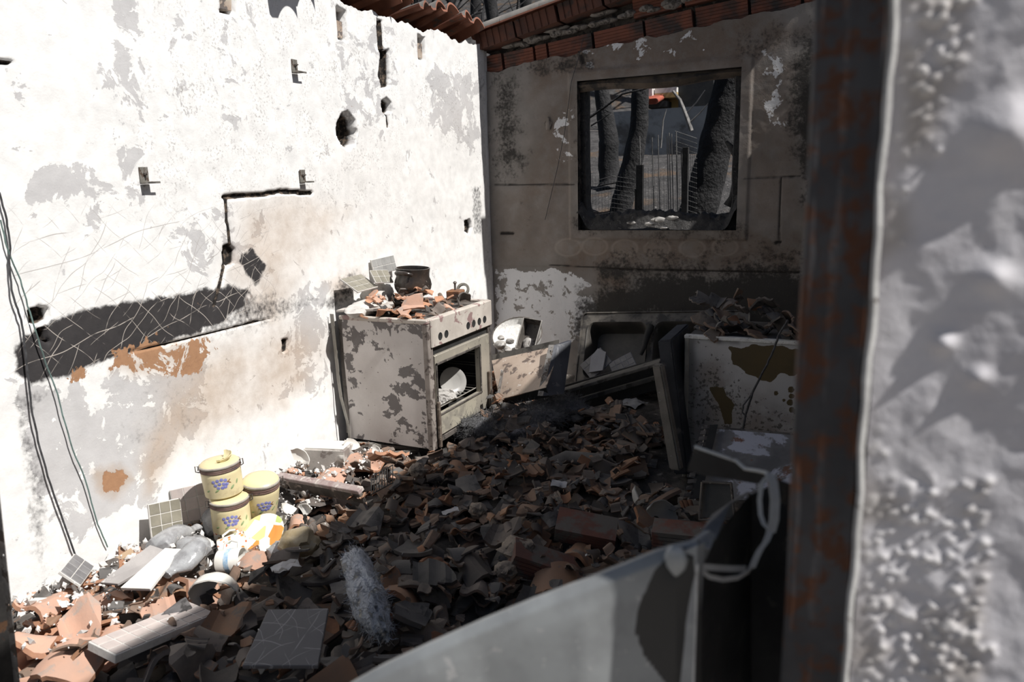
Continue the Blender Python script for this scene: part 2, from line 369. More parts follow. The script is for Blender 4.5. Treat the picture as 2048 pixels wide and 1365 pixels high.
# ---- back wall: smoke-browned plaster, window hole
WX0, WX1, WZ0, WZ1 = .835, 2.135, 1.16, 2.365
ztop = lambda X: 2.505+.098*X
def build_back_wall():
    st = .0095
    def seg(a, b): return np.linspace(a, b, max(2, int(round((b-a)/st))+1))
    xs = np.concatenate([seg(0, WX0), seg(WX0, WX1)[1:], seg(WX1, 2.95)[1:], [3.0, 3.1, 3.2]])
    zs = np.concatenate([[-.16, -.05], seg(.05, WZ0), seg(WZ0, WZ1)[1:]])
    up = seg(0, .16)[1:]; zn = len(zs)
    Xg, Zg = np.meshgrid(xs, np.concatenate([zs, WZ1+up]))
    t = np.clip((Zg-WZ1)/.16, 0, 1); rag = (fbm(np.stack([xs*8, xs*0, xs*0], -1), 4)-.5)*.06
    Zg = np.where(t > 0, WZ1+t*(ztop(Xg)+rag[None, :]-WZ1), Zg)
    P = np.stack([Xg, np.zeros_like(Xg), Zg], -1); px, py = proj(P)
    n1 = fbm(np.stack([Xg*6, Zg*6, Xg*0+3], -1), 4); n2 = fbm(np.stack([Xg*25, Zg*25, Xg*0+9], -1), 3)
    S = lambda poly, fe, amp=0, nz=n2: soft(px, py, poly, fe, amp, nz)
    soot = np.zeros_like(px); brown = soot.copy(); white = soot.copy(); crack = soot.copy(); wet = soot.copy()
    soot += .16
    for poly, v, fe in [([(965,140),(1050,130),(1040,330),(1060,380),(985,375)],.60,45),([(1590,60),(1660,60),(1660,400),(1600,400),(1580,250)],.80,40),
                        ([(1020,300),(1060,300),(1065,390),(1035,400)],.62,14),([(1200,555),(1330,540),(1640,548),(1640,660),(1150,660),(1165,600)],.92,40),
                        ([(1150,520),(1230,505),(1420,520),(1640,530),(1640,560),(1200,575)],.62,22),([(1140,150),(1180,150),(1180,470),(1150,470)],.35,10),
                        ([(1380,500),(1640,470),(1640,560),(1400,560)],.45,40),([(1450,60),(1640,20),(1640,110),(1480,140)],.48,40),
                        ([(1180,600),(1640,600),(1640,1000),(1180,1000)],.9,30),([(1150,440),(1490,440),(1490,482),(1150,480)],.42,14),([(980,130),(1180,95),(1180,140),(985,165)],.5,14)]:
        soot = np.maximum(soot, v*S(poly, fe*1.25, 34, n1))
    for poly, v, fe in [([(1060,100),(1500,20),(1620,60),(1500,140),(1150,170),(1060,200)],.75,30),([(1090,160),(1160,170),(1150,400),(1000,440),(1060,330)],.6,35),
                        ([(1120,470),(1600,460),(1620,545),(1130,545)],.75,30),([(1480,120),(1600,120),(1600,450),(1490,450)],.5,30),([(990,380),(1150,380),(1150,520),(990,528)],.45,25),
                        ([(1190,540),(1260,550),(1260,600),(1200,610)],.9,18)]:
        brown = np.maximum(brown, v*S(poly, fe, 10, n1))
    for poly, v, fe in [([(985,536),(1110,534),(1190,560),(1200,640),(1120,720),(990,720)],.60,14),([(1100,215),(1150,215),(1158,340),(1105,330)],.45,16),([(1510,90),(1580,90),(1575,270),(1525,265)],.46,18),
                        ([(1150,70),(1420,30),(1420,110),(1160,150)],.40,20),([(1000,380),(1020,380),(1020,470),(1000,470)],.3,10)]:
        white = np.maximum(white, v*S(poly, fe, 6))
    for pts, w_ in (([(990,370),(1150,369)], 1.0), ([(1490,357),(1600,353)], 1.0), ([(1562,356),(1558,492)], 1.2), ([(1240,539),(1330,541),(1600,545)], 1.2), ([(1100,530),(1240,538)], .7), ([(1552,486),(1560,484)], 3), ([(1003,467),(1027,467)], 2.5), ([(1163,113),(1166,124)], 4)):
        crack = np.maximum(crack, sstep(w_+1.3, w_-.6, line_d(px, py, pts)+(n2-.5)*2))
    # plate-shaped pale ghosts below the window
    for cx, cy in ((1137,495),(1190,493),(1250,497),(1315,497),(1385,497),(1450,494)):
        r = np.hypot((px-cx)/25., (py-cy)/17.); wet = np.maximum(wet, sstep(.18, .02, np.abs(r-1))*.5+.25*sstep(1, .7, r))
    relief = (n1-.5)*.012+(n2-.5)*.003-crack*.008
    # raised surround of the window and a band at the tile line
    d = np.maximum(np.maximum(WX0-Xg, Xg-WX1), np.maximum(WZ0-Zg, Zg-WZ1))
    relief += .014*sstep(.085, .07, d)
    relief += .008*((Zg < 1.555) & (Zg > .845))
    P[..., 1] = -relief
    nr, nc = P.shape[:2]; I = np.arange(nr*nc).reshape(nr, nc)
    xc = (xs[:-1]+xs[1:])/2; zall = np.concatenate([zs, WZ1+up]); zc = (zall[:-1]+zall[1:])/2
    keep = ~(((xc > WX0) & (xc < WX1))[None, :] & ((zc > WZ0) & (zc < WZ1))[:, None])
    F = np.stack([I[:-1, :-1], I[:-1, 1:], I[1:, 1:], I[1:, :-1]], -1)[keep].reshape(-1, 4)
    A = np.stack([soot, brown, white], -1).reshape(-1, 3); B = np.stack([crack, wet, crack*0], -1).reshape(-1, 3)
    k = NT('back_wall_plaster'); v = k.co('Object'); so_, br, wh = k.attr('mA'); cr, we, _ = k.attr('mB')
    nb = k.noise(v, 7, 9, .66, .3); nf = k.noise(v, 42, 5, .6); nm = k.noise(v, 3.2, 5, .55); ng = k.noise(v, 130, 3, .7)
    c = k.mix(k.ramp(nm, .35, .65), (.275, .252, .232), (.20, .184, .168))
    c = k.mix(k.math('MULTIPLY', br, k.ramp(nb, .2, .6)), c, (.165, .118, .088))
    c = k.mix(k.math('MULTIPLY', we, .5), c, (.47, .41, .35))
    wm = k.ramp(k.math('ADD', k.math('MULTIPLY', k.math('SUBTRACT', nb, .5), 1.5), wh), .50, .53)
    c = k.mix(wm, c, (.68, .67, .67))
    sm = k.ramp(k.math('ADD', so_, k.math('ADD', k.math('MULTIPLY', k.math('SUBTRACT', nf, .5), .9), k.math('MULTIPLY', k.math('SUBTRACT', nb, .5), 1.1))), .31, .74)
    c = k.mix(k.math('MULTIPLY', sm, .94), c, k.mix(nm, (.028, .027, .026), (.055, .05, .045)))
    sp = k.math('MULTIPLY', k.ramp(ng, .66, .70), k.ramp(nb, .45, .6)); c = k.mix(k.math('MULTIPLY', sp, .55), c, (.5, .47, .45))
    c = k.mix(cr, c, (.03, .026, .024))
    h = k.math('ADD', k.math('MULTIPLY', ng, .6), k.math('MULTIPLY', nf, .8))
    mat = k.done(c, .92, 0, k.bump(h, .5, .005), .2)
    me = wall_mesh('wall_back', P.reshape(-1, 3), F, {'mA': A, 'mB': B}, mat)
    o = link(bpy.data.objects.new('wall_back', me)); tag(o, 'smoke-browned back wall with a burnt-out window opening', None, kind='structure')
    char = worn('charred_reveal', (.05, .043, .037), (.11, .09, .075), 7, (.025, .022, .02), 12, bump=.6, bdist=.01)
    D = .24
    r = MB()
    r.box(0, WX0, .015, D, -.16, 2.5); r.box(WX1, 3.2, .015, D, -.16, 2.7); r.box(WX0, WX1, .015, D, -.16, WZ0-.006); r.box(WX0, WX1, .015, D, WZ1+.006, 2.6)
    r.build('window_reveal', char, o)
    return o
wall_back = build_back_wall()
plaster_grey = worn('grey_render', (.5, .48, .46), (.36, .34, .33), 5, (.2, .18, .17), 7)
# right wall (shades the room; top edge stands where the shadow line on the floor puts it)
HR = 2.90
wr = MB(); wr.box(3.16, 3.38, -5.32, .24, -.16, HR); tag(wr.build('wall_right', plaster_grey), 'grey rendered right wall casting shade over the room', None, kind='structure')
fl = MB(); fl.box(-.1, 3.3, -5.5, .1, -.2, -.12); tag(fl.build('floor', worn('ash_floor', (.06, .052, .046), (.13, .115, .1), 9, (.25, .22, .2), 20, (.6, .64))), 'ash-covered floor under the rubble', None, kind='structure')
# ---- front wall beside the doorway (we look in from outside): blistered paint
def build_front_wall():
    xs = np.concatenate([np.arange(3.088, 3.42, .0024), [3.5, 3.7, 4.0]]); zs = np.concatenate([[-.16, .3, .7, .8], np.arange(.86, 1.86, .0024), [1.95, 2.2, 2.7]])
    X, Z = np.meshgrid(xs, zs)
    n = fbm(np.stack([X*5, Z*5, X*0+1], -1), 3); n2 = fbm(np.stack([X*14, Z*14, X*0+5], -1), 4); n4 = fbm(np.stack([X*60, Z*60, X*0], -1), 3)
    P0 = np.stack([X, X*0-5.40, Z], -1); px, py = proj(P0)
    # blister fields
    fld = np.zeros_like(X)
    for poly, v in (([(1790,-40),(1960,-40),(1950,110),(1890,200),(1860,340),(1800,330)],.9),([(1760,380),(1830,380),(1830,480),(1760,520)],.75),([(1700,1000),(1990,980),(1960,1380),(1680,1380)],.85),([(1850,960),(1960,1000),(1900,1200),(1800,1100)],.5),([(1700,900),(1760,900),(1740,1380),(1690,1380)],.6)):
        fld = np.maximum(fld, v*soft(px, py, poly, 30, 35, n2))
    cells = np.zeros_like(X); rs = np.random.default_rng(3)
    for _ in range(3600):
        cx, cz = rs.uniform(3.09, 3.42), rs.uniform(.86, 1.86); i = np.searchsorted(zs, cz); j = np.searchsorted(xs, cx)
        if i >= len(zs) or j >= len(xs) or rs.random() > fld[i, j]*1.15: continue
        r = rs.uniform(.0022, .0058); a = slice(max(0, i-6), i+7); b = slice(max(0, j-6), j+7)
        d = np.hypot(X[a, b]-cx, Z[a, b]-cz)/r; cells[a, b] = np.maximum(cells[a, b], .0030*rs.uniform(.4, 1.3)*np.clip(1-d*d, 0, 1)**.6)
    rel = (n-.5)*.030+(n2-.5)*.012*(.4+fld)+(n4-.5)*.0030+cells
    # lump with a hook and two nail bumps
    for cx_, cy_, r_, h_ in ((2022, 262, .022, .014), (1992, 560, .012, .008), (1890, 693, .008, .008), (1962, 765, .008, .006)):
        q = U(cx_, cy_, Y=-5.4); rel += h_*np.exp(-((X-q.x)**2+(Z-q.z)**2)/(r_*r_))
    P = P0.copy(); P[..., 1] = -5.392-rel*np.clip((X-3.086)/.03, .15, 1)+(X-3.088)*.085; P[..., 0] = np.where(X < 3.09, 3.088+(n2-.5)*.006, X)
    nr, nc = X.shape; I = np.arange(nr*nc).reshape(nr, nc)
    F = np.stack([I[:-1, :-1], I[:-1, 1:], I[1:, 1:], I[1:, :-1]], -1).reshape(-1, 4)
    A = np.stack([fld, np.clip(cells/.004, 0, 1), n2], -1).reshape(-1, 3)
    k = NT('blistered_paint'); v = k.co('Object'); f_, c_, n_ = k.attr('mA'); nm = k.noise(v, 12, 5)
    c = k.mix(k.ramp(nm, .3, .7), (.70, .68, .70), (.60, .58, .605)); c = k.mix(k.math('MULTIPLY', f_, k.ramp(nm, .4, .6)), c, (.44, .40, .37)); c = k.mix(k.math('MULTIPLY', c_, .7), c, (.78, .75, .72))
    mat = k.done(c, .75, 0, k.bump(k.noise(v, 260, 3), .25, .002), .3)
    me = wall_mesh('wall_front', P.reshape(-1, 3), F, {'mA': A}, mat)
    o = link(bpy.data.objects.new('wall_front', me)); tag(o, 'blistered white outside wall beside the doorway', None, kind='structure')
    MB().box(3.088, 4.0, -5.30, -5.2, -.16, 2.7).build('masonry_core', plaster_grey, o)
    return o
wall_front = build_front_wall()
# ---- rusty steel door post
rustm = worn('rusty_steel', (.05, .05, .054), (.08, .078, .082), 9, (.10, .040, .020), 48, (.46, .62), .7, .35, .35, 120, .0015, c4=(.13, .052, .022), s4=60, t4=(.58, .70))
def door_post():
    pst = bpy.data.objects.new('door_1', None); COL.objects.link(pst); pst.location = (3.055, -5.37, -.12); tag(pst, 'rusty steel door frame at the right of the opening', None, kind='structure')
    T = Matrix.Translation((-3.055, 5.37, .12))
    a = MB(); prof = [(3.028, -5.300), (3.0275, -5.402), (3.0300, -5.4055), (3.0350, -5.4060), (3.040, -5.4035), (3.072, -5.4035), (3.0765, -5.4065), (3.080, -5.4075), (3.0815, -5.405), (3.0815, -5.300)]
    V = []; F = []; n = len(prof); zz = np.linspace(-.12, 2.3, 60)
    for i, z in enumerate(zz):
        for (x, y) in prof: V.append((x+.0008*math.sin(z*17), y+.0006*math.sin(z*23+x*50), z))
    for i in range(len(zz)-1):
        for j in range(n): F.append((i*n+j, i*n+(j+1) % n, (i+1)*n+(j+1) % n, (i+1)*n+j))
    a.add(V, F, 0, T); a.build('post_profile', rustm, pst, 40)
    b = MB(); pts = []
    for i, z in enumerate(np.linspace(-.12, 2.3, 120)):
        pts.append((3.0852+.0010*math.sin(z*31)+.0008*math.sin(z*83), -5.4045+.0008*math.sin(z*57), z))
    b.tube(pts, [.0032+.0009*abs(math.sin(i*1.7)*math.sin(i*.31)) for i in range(120)], 6, 0, T)
    b.build('plaster_edge', worn('plaster_edge', (.7, .69, .66), (.55, .54, .52), 40, (.2, .17, .15), 60, (.62, .66)), pst, 50)
door_post()
# slotted steel upright at the left of the doorway
def left_upright():
    P0 = U(-14, 880, Y=-5.15); P1 = U(44, 1420, Y=-5.15); ax = (P0-P1).normalized(); side = Vector((1, 0, 0)); L = (P0-P1).length+.25
    T = frame_T(P1-ax*.25, ax, side); t = thing('slotted_steel_upright', 'grey slotted steel upright at the left edge of the doorway', 'upright', P1-ax*.25)
    Ti = Matrix.Translation(-(P1-ax*.25)) @ T
    a = MB(); w_ = .021; hs = [(.25+.40*L*.0+q) for q in (.0,)]
    # flange with square punched holes: strips and bridges
    xs = [0]; hl = .0065; pos = [(U(8, 1112, Y=-5.15)-(P1-ax*.25)).dot(ax), (U(17, 1211, Y=-5.15)-(P1-ax*.25)).dot(ax), (U(30, 1312, Y=-5.15)-(P1-ax*.25)).dot(ax)]
    pos.sort(); cur = 0
    for p in pos:
        a.box(cur, p-hl/2, -w_, 0, 0, .002, 0, Ti); a.box(p-hl/2, p+hl/2, -w_, -.62*w_-hl/2+.004, 0, .002, 0, Ti); a.box(p-hl/2, p+hl/2, -.62*w_+hl/2+.004, 0, 0, .002, 0, Ti); cur = p+hl/2
    a.box(cur, L, -w_, 0, 0, .002, 0, Ti)
    a.build('front_flange', worn('dull_galvanised', (.2, .19, .18), (.3, .285, .27), 20, (.12, .1, .085), 30, metal=.5, rough=.6), t)
    b = MB(); b.box(0, L, -w_-.002, -w_, -.03, .002, 0, Ti); b.box(0, L, -w_-.03, -w_-.002, -.034, -.03, 0, Ti); b.build('side_flange', worn('sooty_steel', (.035, .033, .032), (.07, .065, .06), 12, (.13, .07, .04), 18, (.58, .62), metal=.4, rough=.65), t)
left_upright()
# ---- bent galvanised sheet of the door in the foreground
galv = worn('galvanised_sheet', (.36, .375, .38), (.28, .29, .30), 14, (.45, .455, .455), 30, (.55, .6), .5, .25, .12, 90, .001, c4=(.30, .25, .20), s4=8, t4=(.62, .72))
galv_in = worn('dark_sheet', (.018, .018, .02), (.04, .04, .042), 10, (.07, .065, .06), 20, (.6, .66), .6, .3, .2)  # near-black metal for the rear and torn parts
def _galv_shade():
    k = NT('galvanised_shade'); v = k.co('Object'); m, _, _ = k.attr('mA'); nf = k.noise(v, 60, 4, .6); nm = k.noise(v, 16, 5)
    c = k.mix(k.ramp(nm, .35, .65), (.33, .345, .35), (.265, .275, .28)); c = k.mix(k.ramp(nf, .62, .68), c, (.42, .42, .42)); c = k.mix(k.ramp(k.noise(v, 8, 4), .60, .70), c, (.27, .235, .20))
    c = k.mix(k.math('MULTIPLY', k.ramp(m, .35, .65), .93), c, (.022, .021, .02))  # dark curved area is shade painted into the sheet's colour
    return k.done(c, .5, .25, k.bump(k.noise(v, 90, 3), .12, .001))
galv_shade = _galv_shade()
def metal_door():
    t = thing('bent_metal_sheet', 'bent galvanised sheet-metal door sagging across the lower doorway', 'door', (2.75, -5.42, .2))
    T = Matrix.Translation((-2.75, 5.42, -.2))
    D = lambda px, py, dy: U(px, py, Y=CAM[1]+dy)
    top = [(640,1412,.585),(700,1372,.60),(760,1338,.612),(850,1296,.63),(960,1247,.655),(1060,1206,.675),(1160,1168,.695),(1250,1132,.712),(1310,1108,.722),(1345,1098,.728),(1372,1092,.733),(1394,1088,.738)]
    rows = [[], [], [], [], [], [], [], []]
    for i, (x, y, d) in enumerate(top):
        p = D(x, y, d); wv = .003*math.sin(i*1.9)
        rows[0].append(p+Vector((0, .022, -.010))); rows[1].append(p+Vector((0, .010, -.001))); rows[2].append(p); rows[3].append(p+Vector((.0, -.006, -.010)))
        rows[4].append(p+Vector((.004, -.007+wv, -.03))); rows[5].append(p+Vector((.006, -.004+wv*2, -.10))); rows[6].append(p+Vector((.006, .002+wv*2, -.25))); rows[7].append(p+Vector((.0, .0, -.75)))
    def dense(rows, k):
        out = []
        for a_, b_ in zip(rows[:-1], rows[1:]):
            for i in range(k): out.append([p.lerp(q, i/k) for p, q in zip(a_, b_)])
        return out+[rows[-1]]
    rows = [[p for a_, b_ in zip(r[:-1], r[1:]) for p in [a_.lerp(b_, q_/8) for q_ in range(8)]]+[r[-1]] for r in dense(rows[:6], 6)+dense(rows[5:], 26)[1:]]
    a = MB(); a.sheet(rows, .0016, 0, T); fs = a.build('front_skin', galv_shade, t, 50)
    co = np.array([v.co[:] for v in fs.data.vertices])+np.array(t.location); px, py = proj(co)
    m = soft(px, py, [(1352,1098),(1310,1140),(1276,1215),(1270,1262),(1288,1312),(1335,1372),(1400,1500),(1420,1500),(1420,1090)], 5)  # outline of the painted shade at the post end
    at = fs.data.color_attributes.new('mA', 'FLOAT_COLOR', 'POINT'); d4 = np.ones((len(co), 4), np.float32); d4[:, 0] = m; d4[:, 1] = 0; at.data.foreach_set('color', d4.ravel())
    # folded upright at the free end, its white lip
    e = MB(); p0 = D(1394, 1088, .736); p1 = Vector((p0.x-.006, p0.y-.008, p0.z-.75))
    q0 = p0+Vector((-.016, -.008, -.008)); q1 = p1+Vector((-.012, -.008, 0)); q2 = D(1362, 1100, .728)+Vector((0, -.008, -.03))
    m0 = p0.lerp(p1, .12); e.sheet([[q0, p0+Vector((0, -.004, 0)), p0+Vector((.0045, .012, -.002))], [m0+Vector((-.013, -.010, 0)), m0+Vector((0, -.007, 0)), m0+Vector((.003, .012, 0))], [q1, p1+Vector((0, -.004, 0)), p1+Vector((.003, .012, 0))]], .0016, 0, T)
    e.build('folded_edge', galv, t, 40)
    b = MB(); b.tube([p0+Vector((.002, -.006, -.02)), p0.lerp(p1, .3)+Vector((.002, -.006, 0)), p1+Vector((.002, -.006, 0))], .0016, 6, 0, T); b.build('edge_lip', MATS['plaster_edge'], t, 60)
    # crumpled bulge at the corner
    bl = MB(); c = D(1352, 1118, .715)
    bl.lathe([(0.001, .012), (.006, .0105), (.010, .006), (.0125, 0), (.010, -.008), (.004, -.014), (.001, -.016)], 14, 0, T @ TR(c, (0, 0, 0), (1, .5, 1.25))); bl.build('dent', galv, t, 60)
    # top flange rising to the right rear
    f = MB(); f.sheet([[D(1310,1104,.735), D(1340,1100,.742), D(1394,1094,.748), D(1404,1126,.746)], [D(1365,1092,.77), D(1395,1085,.775), D(1420,1100,.78), D(1412,1120,.778)], [D(1408,1062,.83), D(1420,1062,.83), D(1432,1070,.83), D(1424,1086,.83)]], .0018, 0, T); f.build('top_flange', galv, t, 40)
    f2 = MB(); f2.sheet([[D(1400,1066,.83), D(1432,1080,.83)], [D(1424,1030,.92), D(1462,1006,.92)], [D(1470,998,1.0), D(1500,985,1.0)], [D(1494,984,1.03), D(1502,996,1.03)]], .0018, 0, T); f2.build('rear_flange', worn('dull_zinc', (.12, .12, .125), (.17, .17, .172), 20, metal=.3, rough=.6), t, 40)
    # upper torn plate with pale lip
    g = MB(); up_ = [(1390,894,.98),(1425,906,.965),(1472,922,.95),(1490,938,.94),(1515,942,.925),(1532,946,.915),(1545,956,.905)]; lo_ = [(1372,946,1.0),(1410,956,.985),(1455,962,.97),(1475,966,.96),(1500,970,.945),(1515,972,.935),(1524,974,.925)]
    g.sheet([[D(*p) for p in up_], [D(*p)+Vector((0, .01, 0)) for p in lo_]], .0015, 0, T); g.build('torn_plate', galv_in, t, 40)
    l = MB(); l.tube([D(x, y, d-.003) for x, y, d in up_], .0022, 6, 0, T); l.build('plate_lip', MATS['plaster_edge'], t, 60)
    # dark sheet behind, going off to the post
    h = MB(); h.sheet([[D(1395,1090,.80), D(1432,1072,.86), D(1500,990,1.02), D(1560,965,1.02), D(1640,1010,1.0)], [D(1380,1420,.80), D(1430,1420,.86), D(1500,1420,.98), D(1570,1420,.98), D(1640,1420,.96)]], .002, 0, T); h.build('rear_skin', galv_in, t, 30)
    h2 = MB(); h2.sheet([[D(1545,955,.93), D(1580,968,.98), D(1640,990,1.0)], [D(1552,1000,.95), D(1590,1030,.99), D(1640,1040,1.0)]], .002, 0, T); h2.build('side_strip', galv_in, t, 30)
    # torn straps curling off the end
    def strap(name, pts, w_, wdir):
        s_ = MB(); P_ = [D(*p) for p in pts]; s_.sheet([[p-Vector(wdir)*w_, p+Vector(wdir)*w_] for p in P_], .0013, 0, T); s_.build(name, MATS['pale_zinc'], t, 50)
    worn('pale_zinc', (.74, .73, .70), (.62, .61, .58), 30, metal=.1, rough=.5)
    strap('strap', [(1538,948,.905),(1546,966,.895),(1550,1000,.885),(1548,1040,.878),(1541,1066,.872)], .0052, (1, .35, 0))
    strap('strap', [(1540,1064,.872),(1532,1084,.865),(1520,1100,.86),(1511,1118,.855),(1503,1138,.85)], .0050, (.8, .3, .25))
    strap('strap', [(1532,956,.90),(1523,968,.895),(1519,1000,.89),(1521,1030,.885),(1528,1050,.88),(1538,1060,.876)], .0026, (1, .2, 0))
    strap('strap', [(1400,1140,.76),(1418,1154,.775),(1445,1160,.79),(1475,1156,.81),(1495,1144,.83),(1503,1132,.845)], .0024, (.1, .3, 1))
    strap('strap', [(1402,1134,.765),(1430,1136,.785),(1460,1138,.81),(1490,1138,.835)], .0035, (0, .5, .8))
metal_door()
# ---- brickwork and roof edge over the back wall
brickm = worn('red_hollow_brick', (.22, .075, .043), (.15, .055, .036), 12, (.05, .04, .036), 5, (.47, .66), bump=.2, var=.15)
mortar = worn('lumpy_mortar', (.26, .235, .21), (.17, .15, .135), 14, (.08, .07, .06), 12, (.55, .62), bump=.8, bdist=.01)
def grooved_brick(L, H, D, ng=6, vertical=False):
    """hollow brick with grooved face towards -Y"""
    a = MB(); V = []; prof = []
    n = ng*2; S_ = H if not vertical else L
    for i in range(n+1): prof.append((S_*i/n, .0 if i % 2 == 0 else .006))
    P2 = [(0, D)]+[(u, y) for u, y in prof for _ in (0,)]+[(S_, D)]
    # stepped grooves
    P2 = [(0, D), (0, 0)]
    for i in range(ng):
        u0 = S_*(i+.72)/ng; u1 = S_*(i+1)/ng
        P2 += [(u0, 0), (u0, .007), (u1-.001, .007), (u1-.001, 0)] if i < ng-1 else []
    P2 += [(S_, 0), (S_, D)]
    m = len(P2); W = L if not vertical else H
    for w_ in (0, W):
        for u, y in P2: V.append((w_, y, u) if not vertical else (u, y, w_))
    F = [tuple(range(m)), tuple(range(2*m-1, m-1, -1))]+[(i, i+m, (i+1) % m+m, (i+1) % m) for i in range(m)]
    if vertical: F = [f[::-1] for f in F]
    a.add(V, F); return a
rb = random.Random(5)
_b1 = grooved_brick(.30, .135, .12, 6).mesh('brick', brickm); _b2 = grooved_brick(.12, .135, .12, 6).mesh('brick', brickm)
def put(me, name, parent, loc, rot=(0, 0, 0), sc=(1, 1, 1)):
    o = bpy.data.objects.new(name, me); link(o, parent); o.location = loc; o.rotation_euler = rot; o.scale = sc; return o
ang = math.atan(.105)
x = .0; k_ = 0
for L, me_ in ((.15,_b2),(.27,_b1),(.10,_b2),(.375,_b1),(.40,_b1),(.36,_b1),(.38,_b1),(.34,_b1),(.37,_b1),(.36,_b1),(.3,_b1)):
    put(me_, 'brick', wall_back, (x, .02+rb.uniform(-.008, .010), 2.492+.103*x+rb.uniform(-.004, .004)), (rb.uniform(-.02, .02), -ang+rb.uniform(-.01, .01), rb.uniform(-.015, .015)), (L/(.30 if me_ is _b1 else .12), 1, 1.06)); x += L+.022
# dark backing behind the open joints and a second, partly mortared course further along
MB().add([(0,.10,2.45),(3.2,.10,2.75),(3.2,.24,2.75),(0,.24,2.45),(0,.10,2.93),(3.2,.10,3.55),(3.2,.24,3.55),(0,.24,2.93)], [(3,2,1,0),(4,5,6,7),(0,1,5,4),(1,2,6,5),(2,3,7,6),(3,0,4,7)]).build('joint_backing', MATS['charred_reveal'], wall_back)
for x in np.arange(1.30, 3.0, .40):
    put(_b1, 'brick', wall_back, (x, .025+rb.uniform(-.01, .01), 2.655+.112*x), (0, -ang-.01, rb.uniform(-.02, .02)), (1.24, 1, 1))
# lumpy mortar bed
def mortar_lump(x, z, L, h, name='mortar_lump'):
    n = 10; bm = bmesh.new(); bmesh.ops.create_icosphere(bm, subdivisions=2, radius=1)
    s_ = rb.uniform(0, 50)
    for v in bm.verts:
        d = .75+.5*float(fbm(np.array(v.co)*1.6+s_, 3)); v.co = Vector((v.co.x*L*d, v.co.y*.05*d, v.co.z*h*d))
    o = MB().bm(bm).build(name, mortar, wall_back, 35); o.location = (x, .045, z); o.rotation_euler = (0, -ang, 0)
for i in range(22):
    x = .35+i*.085+rb.uniform(-.03, .03); mortar_lump(x, 2.672+.125*x+rb.uniform(-.015, .02), rb.uniform(.04, .09), rb.uniform(.02, .04))
# corbelled course of upright-grooved bricks that carries the rake tiles
_b3 = grooved_brick(.36, .13, .22, 6, True).mesh('corbel_brick', worn('sooty_shaded_corbel_brick', (.14, .055, .034), (.09, .042, .03), 9, (.04, .033, .03), 6, (.48, .64), var=.15))  # soot patches, and a base tone darkened to hold the shade under the tiles
rang = math.atan(.21)
for i in range(8):
    x = -.02+i*.375; put(_b3, 'corbel_brick', wall_back, (x, (-.115 if x < 1.4 else -.24)+rb.uniform(-.01, .02), 2.668+.205*x+rb.uniform(-.008, .008)), (0, -rang+rb.uniform(-.02, .02), 0), (1, 1 if x < 1.4 else 1.6, 1))  # right-hand bricks, out of view, reach further in, added to shade the back wall
for i in range(6):
    x = .25+i*.4; mortar_lump(x, 2.655+.205*x, .12, .022); 
# ---- clay roof tiles
tile_top = worn('weathered_tile_top', (.20, .19, .175), (.28, .255, .23), 10, (.36, .15, .09), 8, (.60, .70), bump=.3, var=.18)
tile_red = worn('terracotta', (.30, .125, .078), (.22, .09, .058), 9, (.12, .1, .09), 10, (.58, .68), bump=.3, var=.18)
def s_tile(L=.40, W=.215, th=.013):
    """interlocking tile: flat pan, round roll, lip; length along X"""
    n = 14; prof = []
    for i in range(n+1):
        u = i/n
        z = .0 if u < .30 else .052*math.sin((u-.30)/.70*PI)**.75
        if u < .06: z = .014*(1-u/.06)
        prof.append((u*W, z))
    rows = []
    for s_ in np.linspace(0, L, 5): rows.append([(s_, y, z+.010*(s_/L)) for y, z in prof])
    a = MB(); nr, nc = 5, n+1
    V = [p for r in rows for p in r]; V2 = [(x, y, z-th) for x, y, z in V]; o = nr*nc; F = []; M = []
    for i in range(nr-1):
        for j in range(nc-1):
            q = (i*nc+j, (i+1)*nc+j, (i+1)*nc+j+1, i*nc+j+1); F.append(q); M.append(0); F.append(tuple(k+o for k in q[::-1])); M.append(1)
    rim = [j for j in range(nc)]+[i*nc+nc-1 for i in range(1, nr)]+[(nr-1)*nc+j for j in range(nc-2, -1, -1)]+[i*nc for i in range(nr-2, 0, -1)]
    for p, q in zip(rim, rim[1:]+rim[:1]): F.append((p, q, q+o, p+o)); M.append(1)
    a.v = V+V2; a.f = F; a.m = M
    return a.mesh('roof_tile', [tile_top, tile_red], 40)
TILE = s_tile()
ordn = ['nearest the corner', 'second from the corner', 'third from the corner', 'fourth from the corner', 'fifth from the corner', 'sixth from the corner', 'seventh from the corner', 'eighth from the corner', 'ninth from the corner', 'tenth from the corner', 'eleventh from the corner', 'twelfth from the corner', 'thirteenth from the corner']
for i in range(13):
    y = -.36-i*.212
    o = put(TILE, 'roof_tile', None, (-.36+rb.uniform(-.03, .03), y, 2.725+rb.uniform(-.006, .012)), (rb.uniform(-.16, .16), -.24+rb.uniform(-.08, .06), rb.uniform(-.14, .14)), (1.16 if i != 10 else 1.5, 1.03, 1.2))
    tag(o, 'broken clay roof tile on the left wall top, %s' % ordn[i], 'roof tile', 'roof tiles along the left wall')
    o2 = put(TILE, 'roof_tile', None, (-.72+rb.uniform(-.03, .03), y+rb.uniform(-.02, .02), 2.64), (0, -.24, rb.uniform(-.03, .03)), (1, 1.03, 1.2))
    tag(o2, 'grey clay roof tile in the eave row outside the left wall', 'roof tile', 'outer eave tiles')
MB().box(-.72, -.03, -3.2, .24, 2.50, 2.60).box(-.26, -.145, -3.2, .24, 2.60, 2.69).build('eave_masonry', MATS['old_masonry'], wall_left)
o = put(TILE, 'roof_tile', None, (-.20, -2.66, 2.80), (.05, -.07, .06), (1.15, 1.05, 1.1)); tag(o, 'loose clay roof tile jutting into the room above the left wall', 'roof tile', 'roof tiles along the left wall')
